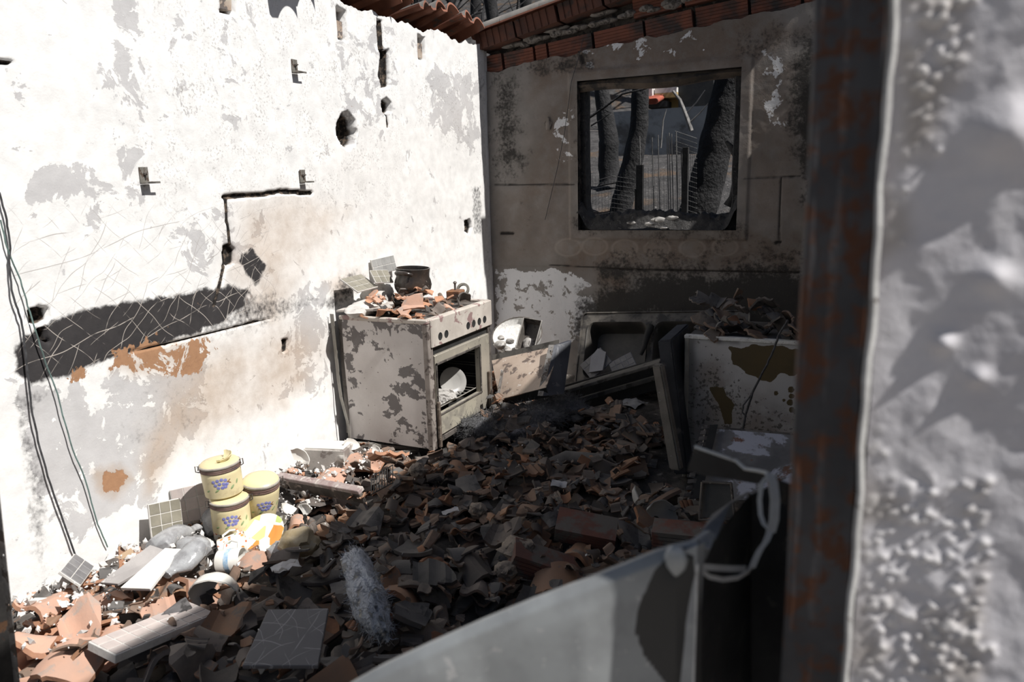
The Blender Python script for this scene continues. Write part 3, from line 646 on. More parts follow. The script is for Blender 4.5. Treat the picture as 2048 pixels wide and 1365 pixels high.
# rake tiles up the back wall, seen from below and sunlit on their edge
for i in range(7):
    x = -.12+i*.345; z = 2.815+.205*x
    o = put(TILE, 'roof_tile', None, (x, .06, z+.006), (0, -rang+.03, rb.uniform(-.02, .02)), (1.02, -1.05, 1.15)); tag(o, 'grey clay rake tile over the back wall, %s' % ordn[i], 'roof tile', 'rake tiles over the back wall')
    o = put(TILE, 'roof_tile', None, (x, .27, z+.006), (0, -rang+.03, rb.uniform(-.02, .02)), (1.02, -1, 1.15)); tag(o, 'grey clay tile in the second row above the back wall', 'roof tile', 'second row of rake tiles')
# ---- window: charred frame remains, burnt heap on the sill
charm = worn('charcoal', (.022, .021, .021), (.05, .047, .045), 18, (.11, .105, .10), 22, (.58, .66), .8, 0, .9, 45, .012)
woodc = worn('scorched_wood', (.06, .046, .035), (.12, .092, .07), 7, (.03, .026, .024), 9, (.5, .6), bump=.5)
win = bpy.data.objects.new('window_1', None); COL.objects.link(win); win.location = (1.485, .1, WZ0); tag(win, 'burnt-out kitchen window with charred frame remains', None, kind='structure')
WT = Matrix.Translation((-1.485, -.1, -WZ0))
a = MB(); rows = []
for u in np.linspace(0, 1, 14):
    x = WX0+.0+u*(WX1-WX0); s_ = -.035*math.sin(u*PI)*.4+.012*math.sin(u*9)
    rows.append([(x, .03, WZ1-.005), (x, .0+.01*math.sin(u*7), WZ1-.035+s_), (x, .05, WZ1-.06+s_-.025*(1-u)), (x, .16, WZ1-.062+s_)])
a.sheet(rows, .012, 0, WT); a.build('sagging_lintel_board', woodc, win, 40)
a = MB()
for s_, x in ((1, WX0), (-1, WX1)):
    n = 26; R_ = []
    for i in range(n+1):
        z = WZ0+(WZ1-WZ0)*i/n; w_ = .045+.02*float(fbm(np.array([z*7, s_*3., 1.]), 3))+(.07*max(0, 1-i/5.)**1.5)
        R_.append([(x, .07, z), (x+s_*w_*.8, .055, z), (x+s_*w_, .10, z), (x+s_*w_*.9, .17, z), (x, .2, z)])
    a = MB(); a.sheet(R_, .006, 0, WT); a.build('charred_jamb', charm, win, 40)
def lumpy(name, mat, parent, c, r, seed, sub=3, amp=.5, T=None, fr=1.7, smooth=40):
    bm = bmesh.new(); bmesh.ops.create_icosphere(bm, subdivisions=sub, radius=1); co = np.array([v.co[:] for v in bm.verts])
    d = 1-amp/2+amp*fbm(co*fr+seed, 4)+amp*.35*(fbm(co*fr*4+seed, 2)-.5)
    for v, q, p in zip(bm.verts, d, co): v.co = Vector((p[0]*r[0]*q+c[0], p[1]*r[1]*q+c[1], p[2]*r[2]*q+c[2]))
    return MB().bm(bm, 0, T).build(name, mat, parent, smooth)
a = MB(); nx, ny = 110, 22; rows = []
xs = np.linspace(WX0-.01, WX1-.005, nx); ys = np.linspace(-.035, .22, ny); Xq, Yq = np.meshgrid(xs, ys, indexing='ij')
hh = .045+.11*fbm(np.stack([Xq*5, Yq*9, Xq*0], -1), 4)+.09*(fbm(np.stack([Xq*22, Yq*24, Xq*0+3], -1), 4)-.5)
hh *= sstep(-.05, .05, Yq); hh += .05*np.exp(-((Xq-1.42)**2/.05+(Yq-.08)**2/.01))
hh += .14*np.exp(-((Xq-WX0)/.06)**2)+.16*np.exp(-((Xq-WX1)/.05)**2)
V = [(x_, y_+.02*(h_-.08), WZ0-.004+h_) for i, (x_, y_, h_) in enumerate(zip(Xq.ravel(), Yq.ravel(), hh.ravel()))]
F = [(i*ny+j, (i+1)*ny+j, (i+1)*ny+j+1, i*ny+j+1) for i in range(nx-1) for j in range(ny-1)]
a.add(V, F, 0, WT); hp = a.build('burnt_heap', charm, win, 30); hp['kind'] = 'stuff'
ash = worn('pale_ash', (.5, .48, .45), (.34, .32, .30), 25, (.12, .11, .1), 20, (.55, .62), bump=.8)
for i, (px_, py_, r_) in enumerate(((1318,440,.05),(1345,436,.04),(1300,448,.035),(1262,446,.03),(1328,456,.03))):
    q = U(px_, py_, Y=-.045); lumpy('ash_flake', ash, win, WT @ q, (r_*1.3, .015, r_*.45), i*3., 2, .9)
a = MB(); pts = [U(x_, y_, Y=.12) for x_, y_ in ((1452,283),(1463,296),(1471,312),(1471,345),(1468,375),(1464,395),(1455,412))]
a.tube(pts, [.012, .026, .022, .018, .022, .024, .035], 8, 0, WT, True, .6); a.build('curled_frame_strip', charm, win, 50)
# small ornament left on the plaster
orn = U(1096, 246, Y=-.012); t = MB(); t.lathe([(0.001,-.06),(.018,-.055),(.024,-.03),(.022,0),(.012,.02),(.010,.032),(.015,.038),(.001,.05)], 14, 0, TR((0,0,0), (0,0,0), (1,.45,1))); t.tube([(.02,-.004,.01),(.032,-.004,0),(.022,-.004,-.03)], .003, 6); t.tube([(-.02,-.004,.01),(-.032,-.004,0),(-.022,-.004,-.03)], .003, 6)
o = t.build('wall_ornament', worn('sooty_clay', (.16, .135, .115), (.22, .19, .165), 12), None, 40, orn); tag(o, 'small soot-brown jug-shaped ornament fixed left of the window', 'ornament')
# ---- outside: burnt slope, garden wall, neighbour's house
def gz(X, Y):
    return np.interp(Y, [-12, -6, 0, .4, 1.2, 3, 5, 9, 12, 15, 20, 34, 60], [-.2, -.2, .5, .75, .9, 1.10, 1.48, 1.9, 2.15, 2.6, 3.6, 11., 26.])+.10*(X-1.5)*0
def build_ground():
    xs = np.concatenate([np.linspace(-40, -8, 20), np.linspace(-7.5, 9, 150), np.linspace(10, 30, 15)]); ys = np.concatenate([np.linspace(.26, 13, 150), np.linspace(13.4, 60, 40)])
    X, Y = np.meshgrid(xs, ys); Z = gz(X, Y)+(fbm(np.stack([X*1.2, Y*1.2, X*0], -1), 4)-.5)*.22*np.clip(Y/3, .2, 1)+(fbm(np.stack([X*9, Y*9, X*0], -1), 3)-.5)*.07+(fbm(np.stack([X*.25, Y*.25, X*0], -1), 3)-.5)*np.clip((Y-12)/6, 0, 3)
    P = np.stack([X, Y, Z], -1); nr, nc = X.shape; I = np.arange(nr*nc).reshape(nr, nc)
    F = np.stack([I[:-1, :-1], I[:-1, 1:], I[1:, 1:], I[1:, :-1]], -1).reshape(-1, 4)
    k = NT('burnt_ground'); v = k.co('Object'); c = k.mix(k.ramp(k.noise(v, 3, 7, .7), .35, .65), (.035, .033, .033), (.085, .08, .078)); c = k.mix(k.ramp(k.noise(v, 22, 5, .7), .60, .68), c, (.30, .285, .27)); c = k.mix(k.ramp(k.noise(v, 1.1, 3), .55, .65), c, (.11, .075, .05))
    me = wall_mesh('ground', P.reshape(-1, 3), F, {}, k.done(c, .95, 0, k.bump(k.noise(v, 30, 5), .8, .05)))
    tag(link(bpy.data.objects.new('ground', me)), 'burnt ash-grey slope outside the window', None, kind='structure')
build_ground()
# open ground on the camera's side
MB().box(-12, 16, -18, -5.5, -.25, -.13).build('ground', worn('pale_yard', (.26, .24, .215), (.2, .18, .165), 1.2, (.12, .11, .1), 3, (.55, .65)))
tag(bpy.data.objects['ground.001'], 'pale dry yard in front of the doorway', None, kind='structure')
barkm = worn('burnt_bark', (.010, .010, .011), (.026, .025, .026), 3, (.04, .039, .04), 14, (.60, .68), .9, 0, 1.0, 22, .03)
def tree(label, pts, rad, branches=0, seed=0, blen=1.6, group='burnt trees behind the house', n=12, bz=.45, parts=None):
    r = random.Random(seed); b0 = Vector(pts[0]); t = thing('burnt_tree', label, 'tree', b0, (0, 0, 0), group)
    P_ = [Vector(p)-b0 for p in pts]
    fine = []; fr = []
    m = 8
    for i in range(len(P_)-1):
        for j in range(m):
            u = j/m; fine.append(P_[i].lerp(P_[i+1], u)); fr.append((rad[i]*(1-u)+rad[i+1]*u)*(1+.03*math.sin(i*m+j*.7+seed)+r.uniform(-.02, .02)))
    fine.append(P_[-1]); fr.append(rad[-1]); fr[0] *= 1.25
    for i in range(1, len(fine)-1): fine[i] = (fine[i-1]+fine[i]*2+fine[i+1])/4
    a = MB(); a.tube(fine, fr, n); a.build('trunk', barkm, t, 60)
    for b in range(branches):
        i = int(len(fine)*r.uniform(bz, .98)); q = fine[min(i, len(fine)-1)]; d = Vector((r.uniform(-1, 1), r.uniform(-1, 1), r.uniform(-.1, .9))).normalized()
        L = blen*r.uniform(.5, 1.1); pp = [q]; rr = [fr[min(i, len(fr)-1)]*.33]
        for s_ in range(6):
            d = (d+Vector((r.uniform(-.35, .35), r.uniform(-.35, .35), r.uniform(-.2, .35)))).normalized(); pp.append(pp[-1]+d*L/6); rr.append(rr[0]*(1-(s_+1)/7))
        a = MB(); a.tube(pp, rr, 5)
        for s_ in range(5):
            k0 = r.randint(2, 5); dd = (d+Vector((r.uniform(-1, 1), r.uniform(-1, 1), r.uniform(-.4, .6)))).normalized(); p1 = pp[k0]+dd*L*.28; p2 = p1+(dd+Vector((r.uniform(-.5, .5), r.uniform(-.5, .5), r.uniform(-.5, .5))))*L*.2
            a.tube([pp[k0], p1, p2], [rr[k0]*.55, rr[k0]*.32, .003], 4)
        a.build('branch', barkm, t, 60)
    return t
TU = lambda x_, y_, Y: U(x_, y_, Y=Y)
tree('charred double trunk rising left of the window view', [TU(1222,368,5.0), TU(1216,330,5.0), TU(1218,280,5.0), TU(1208,215,5.0), TU(1200,160,5.0), TU(1195,60,5.1)], [.17,.155,.15,.12,.10,.07], 0, 1)
tree('slim charred side trunk hugging the left double trunk', [TU(1228,345,5.15), TU(1226,300,5.12), TU(1222,260,5.08)], [.10,.07,.05], 0, 2)
tree('curved charred trunk in the middle of the window view', [TU(1236,445,3.4), TU(1248,390,3.4), TU(1266,320,3.4), TU(1279,250,3.4), TU(1280,190,3.4), TU(1288,120,3.4)], [.15,.14,.13,.115,.11,.09], 0, 3)
tree('thick leaning charred trunk right of the window view', [TU(1385,452,2.2), TU(1410,380,2.2), TU(1432,290,2.2), TU(1450,210,2.2), TU(1466,140,2.2), TU(1480,60,2.25)], [.21,.185,.175,.17,.16,.15], 0, 4)
for i, (px_, Y_, r_) in enumerate(((855,17,.22),(1000,16,.26),(905,24,.25),(700,20,.3),(800,27,.3),(960,30,.3),(1060,26,.3),(1400,18,.2),(1440,22,.22),(1330,26,.25))):
    b = U(px_, 300, Y=Y_); z = float(gz(b.x, Y_)); top = Vector((b.x+random.uniform(-.8, .8), Y_, z+9))
    b0 = Vector((b.x, Y_, z-.2)); tree('bare burnt tree on the dark hillside, %s' % ('standing tall behind the roof corner', 'with a thick trunk over the back wall', 'further up the slope', 'far to the left of the roof', 'thin, between two trunks', 'highest up the slope', 'over the rake tiles', 'behind the leaning trunk', 'right edge of the window view', 'behind the neighbouring house')[i], [b0, b0.lerp(top, .35)+Vector((.2, 0, 0)), b0.lerp(top, .7)-Vector((.1, 0, 0)), top], [r_, r_*.85, r_*.6, r_*.25], 16, 20+i, 3.6, 'burnt trees on the hillside', 10, .15)
# bare branches crossing the window view
br = thing('fallen_branch', 'thin bare branch crossing the upper window view', 'branch', TU(1182,232,2.8)); B0 = TU(1182,232,2.8)
a = MB(); a.tube([TU(1178,236,2.8)-B0, TU(1210,214,2.8)-B0, TU(1245,188,2.8)-B0, TU(1290,178,2.8)-B0, TU(1315,168,2.8)-B0], [.016,.014,.012,.010,.007], 6); a.build('main_stem', barkm, br, 60)
a = MB(); a.tube([TU(1182,252,2.8)-B0, TU(1205,238,2.8)-B0, TU(1222,226,2.8)-B0, TU(1200,216,2.8)-B0], [.010,.009,.007,.004], 5); a.build('twig', barkm, br, 60)
br2 = thing('broken_branch', 'grey broken branch slanting before the garden wall', 'branch', TU(1383,262,6.)); B0 = TU(1383,262,6.)
a = MB(); a.tube([TU(1383,262,6.)-B0, TU(1372,230,6.)-B0, TU(1360,200,6.)-B0, TU(1346,182,6.)-B0], [.035,.032,.026,.02], 6); a.build('main_stem', worn('ashy_branch', (.12, .115, .11), (.25, .24, .23), 12), br2, 60)
a = MB(); a.tube([TU(1379,246,6.)-B0, TU(1400,226,6.)-B0, TU(1418,205,6.)-B0], [.016,.012,.006], 5); a.tube([TU(1372,228,6.)-B0, TU(1392,206,6.)-B0, TU(1410,180,6.)-B0], [.014,.010,.006], 5); a.build('twig', MATS['ashy_branch'], br2, 60)
br3 = MB(); B0 = TU(1321,296,5.); br3.tube([TU(1321,296,5.)-B0, TU(1326,240,5.)-B0, TU(1333,218,5.)-B0], [.016,.013,.006], 5); o = br3.build('upright_stick', MATS['ashy_branch'], None, 60, B0); tag(o, 'pale upright stick before the garden wall', 'stick')
# wire fence: rods, post, mesh
fe = thing('wire_fence', 'sagging wire fence with upright rods outside the window', 'fence', TU(1300,430,1.4)); B0 = TU(1300,430,1.4)
wirem = worn('fence_wire', (.16, .155, .15), (.24, .235, .225), 20, metal=.3, rough=.6); black_post = worn('black_post', (.015, .015, .015), (.03, .03, .03), 9)
for x_, y_ in ((1279,272),(1304,275),(1316,270),(1334,272),(1338,266),(1343,268),(1352,264),(1362,300)):
    a = MB(); p0 = TU(x_+4, 445, 1.4)-B0; p1 = TU(x_, y_, 1.4)-B0; a.tube([p0, p1], .0055, 5); a.build('rod', wirem, fe)
for x0, x1, y0, y1 in ((1276,1289,330,425),(1273,1277,378,420),(1368,1377,295,400)):
    a = MB(); p = TU(x0, y0, 1.45)-B0; q = TU(x1, 445, 1.45)-B0; a.cbox(min(p.x, q.x), max(p.x, q.x), -.02, .02, q.z, p.z, .003); a.build('post', black_post, fe)
a = MB()
for i in range(26):
    x_ = 1186+i*6.2; a.tube([TU(x_, 452, 1.5)-B0, TU(x_-1, 344+10*math.sin(i*.3)+ (i<8)*6, 1.5)-B0], .0016, 3, cap=False)
for j in range(11):
    y_ = 350+j*9; a.tube([TU(1183, y_+14-4*math.sin(j), 1.5)-B0, TU(1225, y_+2, 1.5)-B0, TU(1270, y_+9, 1.5)-B0, TU(1345, y_+2, 1.5)-B0], .0016, 3, cap=False)
for i in range(12):
    x_ = 1352+i*3.6; a.tube([TU(x_, 430, 1.7)-B0, TU(x_+1, 262+i*1.4, 1.7)-B0], .0022, 3, cap=False)
for j in range(17):
    y_ = 262+j*10; a.tube([TU(1350, y_, 1.7)-B0, TU(1394, y_+15, 1.7)-B0], .0022, 3, cap=False)
a.build('wire_mesh', wirem, fe)['kind'] = 'stuff'
gw = MB(); p = U(1232,236,Y=10.5); q = U(1455,210,Y=10.5); gw.box(p.x-.3, q.x+4, 10.5, 10.75, 1.6, U(1330,217,Y=10.5).z)
tag(gw.build('garden_wall', worn('blue_grey_render', (.20, .215, .235), (.14, .15, .165), 1.5, (.07, .07, .072), 1.1, (.52, .64))), 'blue-grey garden wall beyond the burnt slope', 'wall')
def house():
    Y_ = 17.; o0 = U(1320, 210, Y=Y_); h = thing('neighbour_house', 'ochre and white house with a red tiled porch beyond the garden wall', 'house', o0)
    R = lambda x0, y0, x1, y1, d0, d1: (U(x0,y1,Y=Y_).x-o0.x, U(x1,y1,Y=Y_).x-o0.x, d0, d1, U(x0,y1,Y=Y_).z-o0.z, U(x0,y0,Y=Y_).z-o0.z)
    def part(n, mat, *r):
        a = MB(); a.box(*R(*r)); a.build(n, mat, h)
    ochre = worn('ochre_wall', (.50, .36, .15), (.42, .30, .13), 2); wh = worn('white_wall', (.75, .73, .7), (.62, .6, .58), 2); gl = worn('dark_opening', (.03, .032, .035), (.05, .05, .05), 3)
    part('wall', ochre, 1306,150,1350,225, .8, 3.); part('balcony_slab', wh, 1306,176,1350,186, .2, .8); part('balcony_parapet', ochre, 1306,186,1350,196, .2, .8); part('column', wh, 1297,160,1304,200, .0, .35); part('upper_wall', wh, 1325,120,1350,176, .75, 2.9)
    part('window', gl, 1328,166,1333,176, .70, .76); part('window', gl, 1341,168,1346,176, .70, .76); part('dark_side_wing', gl, 1350,130,1420,240, .4, 3); part('porch_void', gl, 1289,203,1330,215, .2, 1.)
    red = worn('red_roof_tile', (.42, .1, .055), (.32, .08, .05), 6)
    for i in range(12):
        a = MB(); x_ = U(1290+i*2.7, 203, Y=Y_).x-o0.x; z_ = U(1300, 203, Y=Y_).z-o0.z; a.tube([(x_, -.5, z_-.05), (x_, .8, z_+.25)], .085, 8); a.build('roof_tile', red, h, 50)
house()
# ================================================================== KITCHEN THINGS
def ab(mb, name, mat, root, smooth=None):
    """build geometry given in room coordinates as a part of an unrotated root"""
    L = root.matrix_basis.translation if root.parent is None else root.parent.location
    l = Vector(root.location) if root.parent is None else Vector(root.parent.location)
    mb.v = [tuple(Vector(p)-l) for p in mb.v]; return mb.build(name, mat, root, smooth)
enamel = worn('flaked_enamel', (.60, .56, .53), (.70, .66, .63), 3, (.17, .155, .15), 5.5, (.545, .56), .6, .05, .25, 90, .002, c4=(.13, .09, .065), s4=40, t4=(.66, .70))
enamel2 = worn('flaked_enamel_panel', (.60, .55, .49), (.48, .43, .38), 6, (.30, .20, .19), 9, (.57, .58), .6, .05, .25, 90, .002, c4=(.10, .075, .055), s4=35, t4=(.66, .70))
steel_dk = worn('burnt_steel', (.10, .09, .08), (.17, .15, .135), 8, (.06, .052, .047), 14, (.54, .6), .6, .35, .3, 80, .002, c4=(.30, .27, .24), s4=50, t4=(.62, .68))
steel_lt = worn('ashen_steel', (.34, .32, .285), (.25, .235, .21), 7, (.14, .12, .1), 16, (.58, .64), .55, .4, .2, 80, .002)
black = worn('soot_black', (.012, .012, .012), (.025, .024, .023), 9, rough=.8)
cream_c = worn('cream_ceramic', (.78, .76, .71), (.70, .68, .63), 8, rough=.3, bump=.05)
ST = (.40, -1.93, -.02)
stove = thing('gas_cooker', 'burnt white cooker with open oven against the left wall', 'cooker', ST)
y0, y1, xf, zt = -2.335, -1.515, .73, .785
a = MB(); a.sheet([[(.105, y0+.004*math.sin(z*9), z), (.25, y0+.003*math.sin(z*7+1), z), (.45, y0-.003*math.sin(z*6), z), (.60, y0, z), (.70, y0, z)] for z in np.linspace(-.02, zt-.02, 9)], .008); ab(a, 'side_panel', enamel, stove, 40)
a = MB(); a.cbox(.10, .70, y1-.010, y1, -.02, zt-.02, .003); ab(a, 'side_panel', enamel, stove)
a = MB(); a.cbox(.09, .105, y0+.01, y1-.01, .0, zt-.03, .003); ab(a, 'back_panel', steel_dk, stove)
# sprung rear strip standing off near the wall
a = MB(); a.sheet([[(.022, y0-.004, zt+.01), (.052, y0-.008, zt+.01)], [(.03, y0-.004, .62), (.058, y0-.008, .62)], [(.040, y0-.008, .36), (.066, y0-.012, .36)], [(.052, y0-.010, .25), (.078, y0-.016, .25)], [(.10, y0-.014, .06), (.118, y0-.016, .06)], [(.10, y0-.014, -.02), (.118, y0-.016, -.02)]], .004); ab(a, 'rear_strip', steel_lt, stove, 40)
a = MB(); a.sheet([[(.055, y0+.03, z), (.10, y0+.02, z)] for z in (zt-.03, .5, .2, .0)], .004); ab(a, 'rear_cover', steel_dk, stove)
# hob: rounded enamel rim and sunken top
a = MB(); a.cbox(.085, xf+.004, y0-.006, y0+.028, zt-.024, zt+.004, .006); ab(a, 'hob_rim', enamel2, stove)
a = MB(); a.cbox(.085, xf+.004, y1-.03, y1+.004, zt-.024, zt+.004, .006); ab(a, 'hob_rim', enamel2, stove)
a = MB(); a.cbox(xf-.036, xf+.006, y0+.028, y1-.03, zt-.024, zt+.004, .006); ab(a, 'hob_rim', enamel2, stove)
a = MB(); a.cbox(.085, xf-.034, y0+.026, y1-.028, zt-.03, zt-.012, .003); ab(a, 'hob_top', steel_dk, stove)
for yy in (-2.13, -1.75):
    for xx in (.26, .52):
        a = MB(); a.lathe([(.0, .012), (.03, .012), (.04, .006), (.045, 0)], 18, 0, TR((xx, yy, zt-.012))); ab(a, 'burner', black, stove, 40)
# front: corner posts, control panel with bare spindle holes, oven door frame
a = MB(); a.cbox(xf-.035, xf+.004, y0-.004, y0+.050, -.03, zt-.025, .004); ab(a, 'corner_post', worn('streaked_post', (.34, .30, .27), (.22, .19, .17), 8, (.10, .08, .07), 18, (.52, .58), .6, .1, .4), stove)
a = MB(); a.cbox(xf-.035, xf+.002, y1-.035, y1+.003, -.02, zt-.025, .004); ab(a, 'corner_post', steel_dk, stove)
a = MB(); a.cbox(xf-.010, xf+.016, y0+.022, y1+.004, .612, zt+.002, .006); cp = ab(a, 'control_panel', enamel2, stove)
for yy in (-2.215, -2.141, -1.858, -1.782, -1.702, -1.624):
    a = MB(); a.lathe([(.0005, -.0), (.019, -.0), (.0215, .0012), (.0235, .0015), (.0245, 0)], 20, 0, TR((xf+.0165, yy, .670), (0, PI/2, 0))); ab(a, 'spindle_hole', black, cp, 40)
a = MB(); a.box(xf-.03, xf-.012, y0+.05, y1-.03, .555, .612); ab(a, 'panel_gap', black, stove)
dr = MB()
for r in ((y0+.056, -2.262, .045, .560), (-1.705, y1-.040, .045, .560), (-2.262, -1.705, .500, .560), (-2.262, -1.705, .045, .180)): dr.cbox(xf-.028, xf+.010, r[0], r[1], r[2], r[3], .004)
door = ab(dr, 'oven_door', worn('heat_tinted_steel', (.42, .385, .32), (.32, .295, .25), 3, (.5, .46, .37), 5, (.5, .6), .42, .25, .1, 60, .001, c4=(.09, .08, .07), s4=45, t4=(.64, .68)), stove)
for r in ((-2.278, -2.262, .170, .512), (-1.705, -1.690, .170, .512), (-2.278, -1.690, .496, .512), (-2.278, -1.690, .172, .186)):
    a = MB(); a.cbox(xf+.008, xf+.016, *r, .003); ab(a, 'window_bead', steel_dk, door)
# oven cavity
a = MB(); cx0, cx1, cy0, cy1, cz0, cz1 = .16, xf-.03, -2.285, -1.60, .13, .56
V = [(cx0,cy0,cz0),(cx1,cy0,cz0),(cx1,cy1,cz0),(cx0,cy1,cz0),(cx0,cy0,cz1),(cx1,cy0,cz1),(cx1,cy1,cz1),(cx0,cy1,cz1)]
a.add(V, [(0,1,2,3),(7,6,5,4),(4,5,1,0),(6,7,3,2),(7,4,0,3)]); ab(a, 'oven_cavity', worn('oven_lining', (.035, .034, .033), (.07, .065, .06), 6, rough=.5, metal=.3), stove)
for z in (.26, .34, .42, .49):
    for d in (0, .018):
        a = MB(); a.tube([(cx0+.01, cy1-.012, z+d), (cx1-.02, cy1-.012, z+d)], .0035, 6); ab(a, 'rack_rail', steel_lt, stove)
rk = MB()
for i in range(11): y = -2.25+i*.06; rk.tube([(.2, y, .205), (.70, y, .205)], .003, 5)
rk.tube([(.2, -2.26, .205), (.2, -1.62, .205)], .004, 5); rk.tube([(.70, -2.26, .205), (.70, -1.62, .205)], .004, 5); ab(rk, 'oven_rack', steel_lt, stove)
for yy, zb, zt_ in ((-2.282, -.02, .27), (-1.595, .0, .30)):
    a = MB(); a.cbox(xf+.012, xf+.030, yy-.012, yy+.012, zb, zt_, .003); ab(a, 'hinge_bar', worn('rust_bar', (.12, .09, .07), (.2, .16, .13), 14, (.3, .26, .21), 24, (.58, .62), .6, .3), stove)
a = MB(); a.cbox(xf-.02, xf+.006, y0+.05, y1-.03, .0, .034, .003); ab(a, 'plinth', steel_dk, stove)
# ash and a plate in the oven
P = lumpy('ash_heap', ash, None, (0, 0, 0), (.16, .22, .035), 4., 3, .8); P.location = (.56, -2.06, .215); tag(P, 'pale ash heap on the oven rack', 'ash')
def plate(name, label, loc, rot, r=.11, mat=None, rim=.018, group=None, cat='plate', half=None):
    a = MB(); prof = [(.0005, .004), (r*.55, .004), (r*.62, .006), (r*.97, rim), (r, rim-.001), (r*.98, rim-.005), (r*.62, .0), (r*.5, -.003), (.0005, -.002)]
    a.lathe(prof, 36, 0, None, *(half or (0, 2*PI))); o = a.build(name, mat or cream_c, None, 50, loc, rot); tag(o, label, cat, group); return o
plate('dinner_plate', 'white dinner plate leaning inside the open oven', U(907, 764, X=.60)+Vector((-.01, 0, 0)), (0, 1.25, -.6), .098, worn('sooty_ceramic', (.30, .29, .275), (.36, .35, .33), 6, rough=.35, bump=.05))
# ---- things on the cooker
potm = worn('scorched_glaze', (.022, .02, .019), (.055, .04, .032), 7, (.20, .17, .15), 46, (.65, .69), .22, 0, .15, 50, .001, c4=(.14, .06, .026), s4=6, t4=(.60, .74))
pc = U(826, 588, X=.36); 
pot = thing('clay_pot', 'dark glazed clay cooking pot standing on the cooker', 'pot', (pc.x, pc.y, .862), (0, .05, 0))
prof = [(.001, 0), (.055, 0), (.07, .004), (.098, .026), (.114, .055), (.118, .082), (.112, .110), (.104, .130), (.104, .155), (.108, .185), (.108, .190), (.101, .190), (.097, .160), (.098, .13), (.108, .085), (.10, .05), (.06, .018), (.001, .014)]
a = MB(); a.lathe([(r*1.05, z*1.0) for r, z in prof], 44); a.build('pot_body', potm, pot, 60)
for th in (-1.55,):
    c_, s_ = math.cos(th), math.sin(th); t_ = Vector((-s_, c_, 0)); R_ = Vector((c_, s_, 0))
    a = MB(); a.tube([R_*.106+t_*.058+Vector((0, 0, .158)), R_*.128+t_*.046+Vector((0, 0, .166)), R_*.142+t_*.02+Vector((0, 0, .170)), R_*.142-t_*.02+Vector((0, 0, .170)), R_*.128-t_*.046+Vector((0, 0, .166)), R_*.106-t_*.058+Vector((0, 0, .158))], [.012,.013,.014,.014,.013,.012], 8); a.build('handle', potm, pot, 60)
grout = worn('pale_grout', (.66, .64, .60), (.55, .53, .5), 20); 
tile_greys = {'grey': worn('grey_mosaic', (.36, .355, .34), (.29, .285, .275), 12, rough=.45, bump=.1, var=.12), 'olive': worn('olive_mosaic', (.27, .25, .20), (.21, .195, .155), 12, rough=.4, bump=.1, var=.12), 'pink': worn('pinkish_mosaic', (.50, .43, .40), (.42, .37, .35), 12, rough=.5, bump=.1, var=.12), 'dark': worn('dark_mosaic', (.15, .145, .15), (.21, .205, .205), 12, rough=.45, bump=.1, var=.12)}
TILEME = {}
def mosaic(label, o, xd, yd, nx, ny, s=.05, kind='grey', gap=.0035, th=.012, group='broken mosaic tile sheets', skip=(), back=None, sy=None, name='mosaic_sheet'):
    T = frame_T(o, xd, yd); sy = sy or s
    if (T.to_3x3() @ Vector((0, 0, 1))).dot(Vector(CAM)-Vector(o)) < 0:      # tiles must face outwards
        T = frame_T(o, yd, xd); nx, ny, s, sy = ny, nx, sy, s
    t = thing(name, label, 'mosaic', T.to_translation(), T.to_euler(), group)
    a = MB(); W, H = nx*(s+gap)+gap, ny*(sy+gap)+gap
    a.cbox(0, W, 0, H, -th, 0, .002); a.build('grout_bed', back or grout, t)
    key = (kind, s, sy)
    if key not in TILEME:
        b = MB(); b.cbox(0, s, 0, sy, -.001, .0022, .0012); TILEME[key] = b.mesh('tile', tile_greys[kind])
    for i in range(nx):
        for j in range(ny):
            if (i, j) in skip: continue
            put(TILEME[key], 'tile', t, (gap+i*(s+gap), gap+j*(sy+gap), .0))
    return t
mosaic('grey mosaic tile sheet upright behind the clay pot', U(750, 552, X=.05), (0.0, 1, .03), (-.20, 0, 1), 5, 2, .05, 'grey')
mosaic('olive mosaic tile sheet lying on the cooker left of the pot', U(716, 584, X=.20), (.05, 1, .03), (-.85, .1, .50), 4, 3, .047, 'olive')
mosaic('small olive tile sheet leaning against the clay pot', U(752, 566, X=.22), (.25, .9, -.08), (-.6, .1, .75), 3, 2, .045, 'olive')
# plaster board piece at the near left corner of the hob
worn('dull_plaster', (.52, .49, .45), (.42, .39, .36), 6, (.24, .21, .19), 9, (.57, .63))
a = MB(); a.prism([(0, 0), (.30, .03), (.34, .14), (.26, .26), (.02, .24)], 0, .012); o = a.build('plaster_slab', MATS['dull_plaster'], None, None, (.075, -2.345, .808), (.05, -.04, .08)); tag(o, 'flat grey plaster slab on the near corner of the cooker', 'slab')
for i_, (px_, py_, r_) in enumerate(((745,585,(.10,.14,.055)),(775,572,(.10,.13,.10)),(718,592,(.08,.10,.04)))):
    q = U(px_, py_, X=.21); o = lumpy('plaster_lump', worn('chalky_plaster', (.66, .64, .61), (.50, .48, .45), 12, (.3, .28, .26), 14, (.58, .66)), None, (0, 0, 0), r_, 60.+i_*5, 3, .7); o.location = (.20-.07*(i_ == 1), q.y, .79+r_[2]*.55); tag(o, ('chalky plaster lump under the tile sheets on the cooker', 'chalky plaster lump between pot and wall on the cooker', 'low chalky plaster lump at the near end of the cooker')[i_], 'plaster', 'plaster lumps on the cooker')
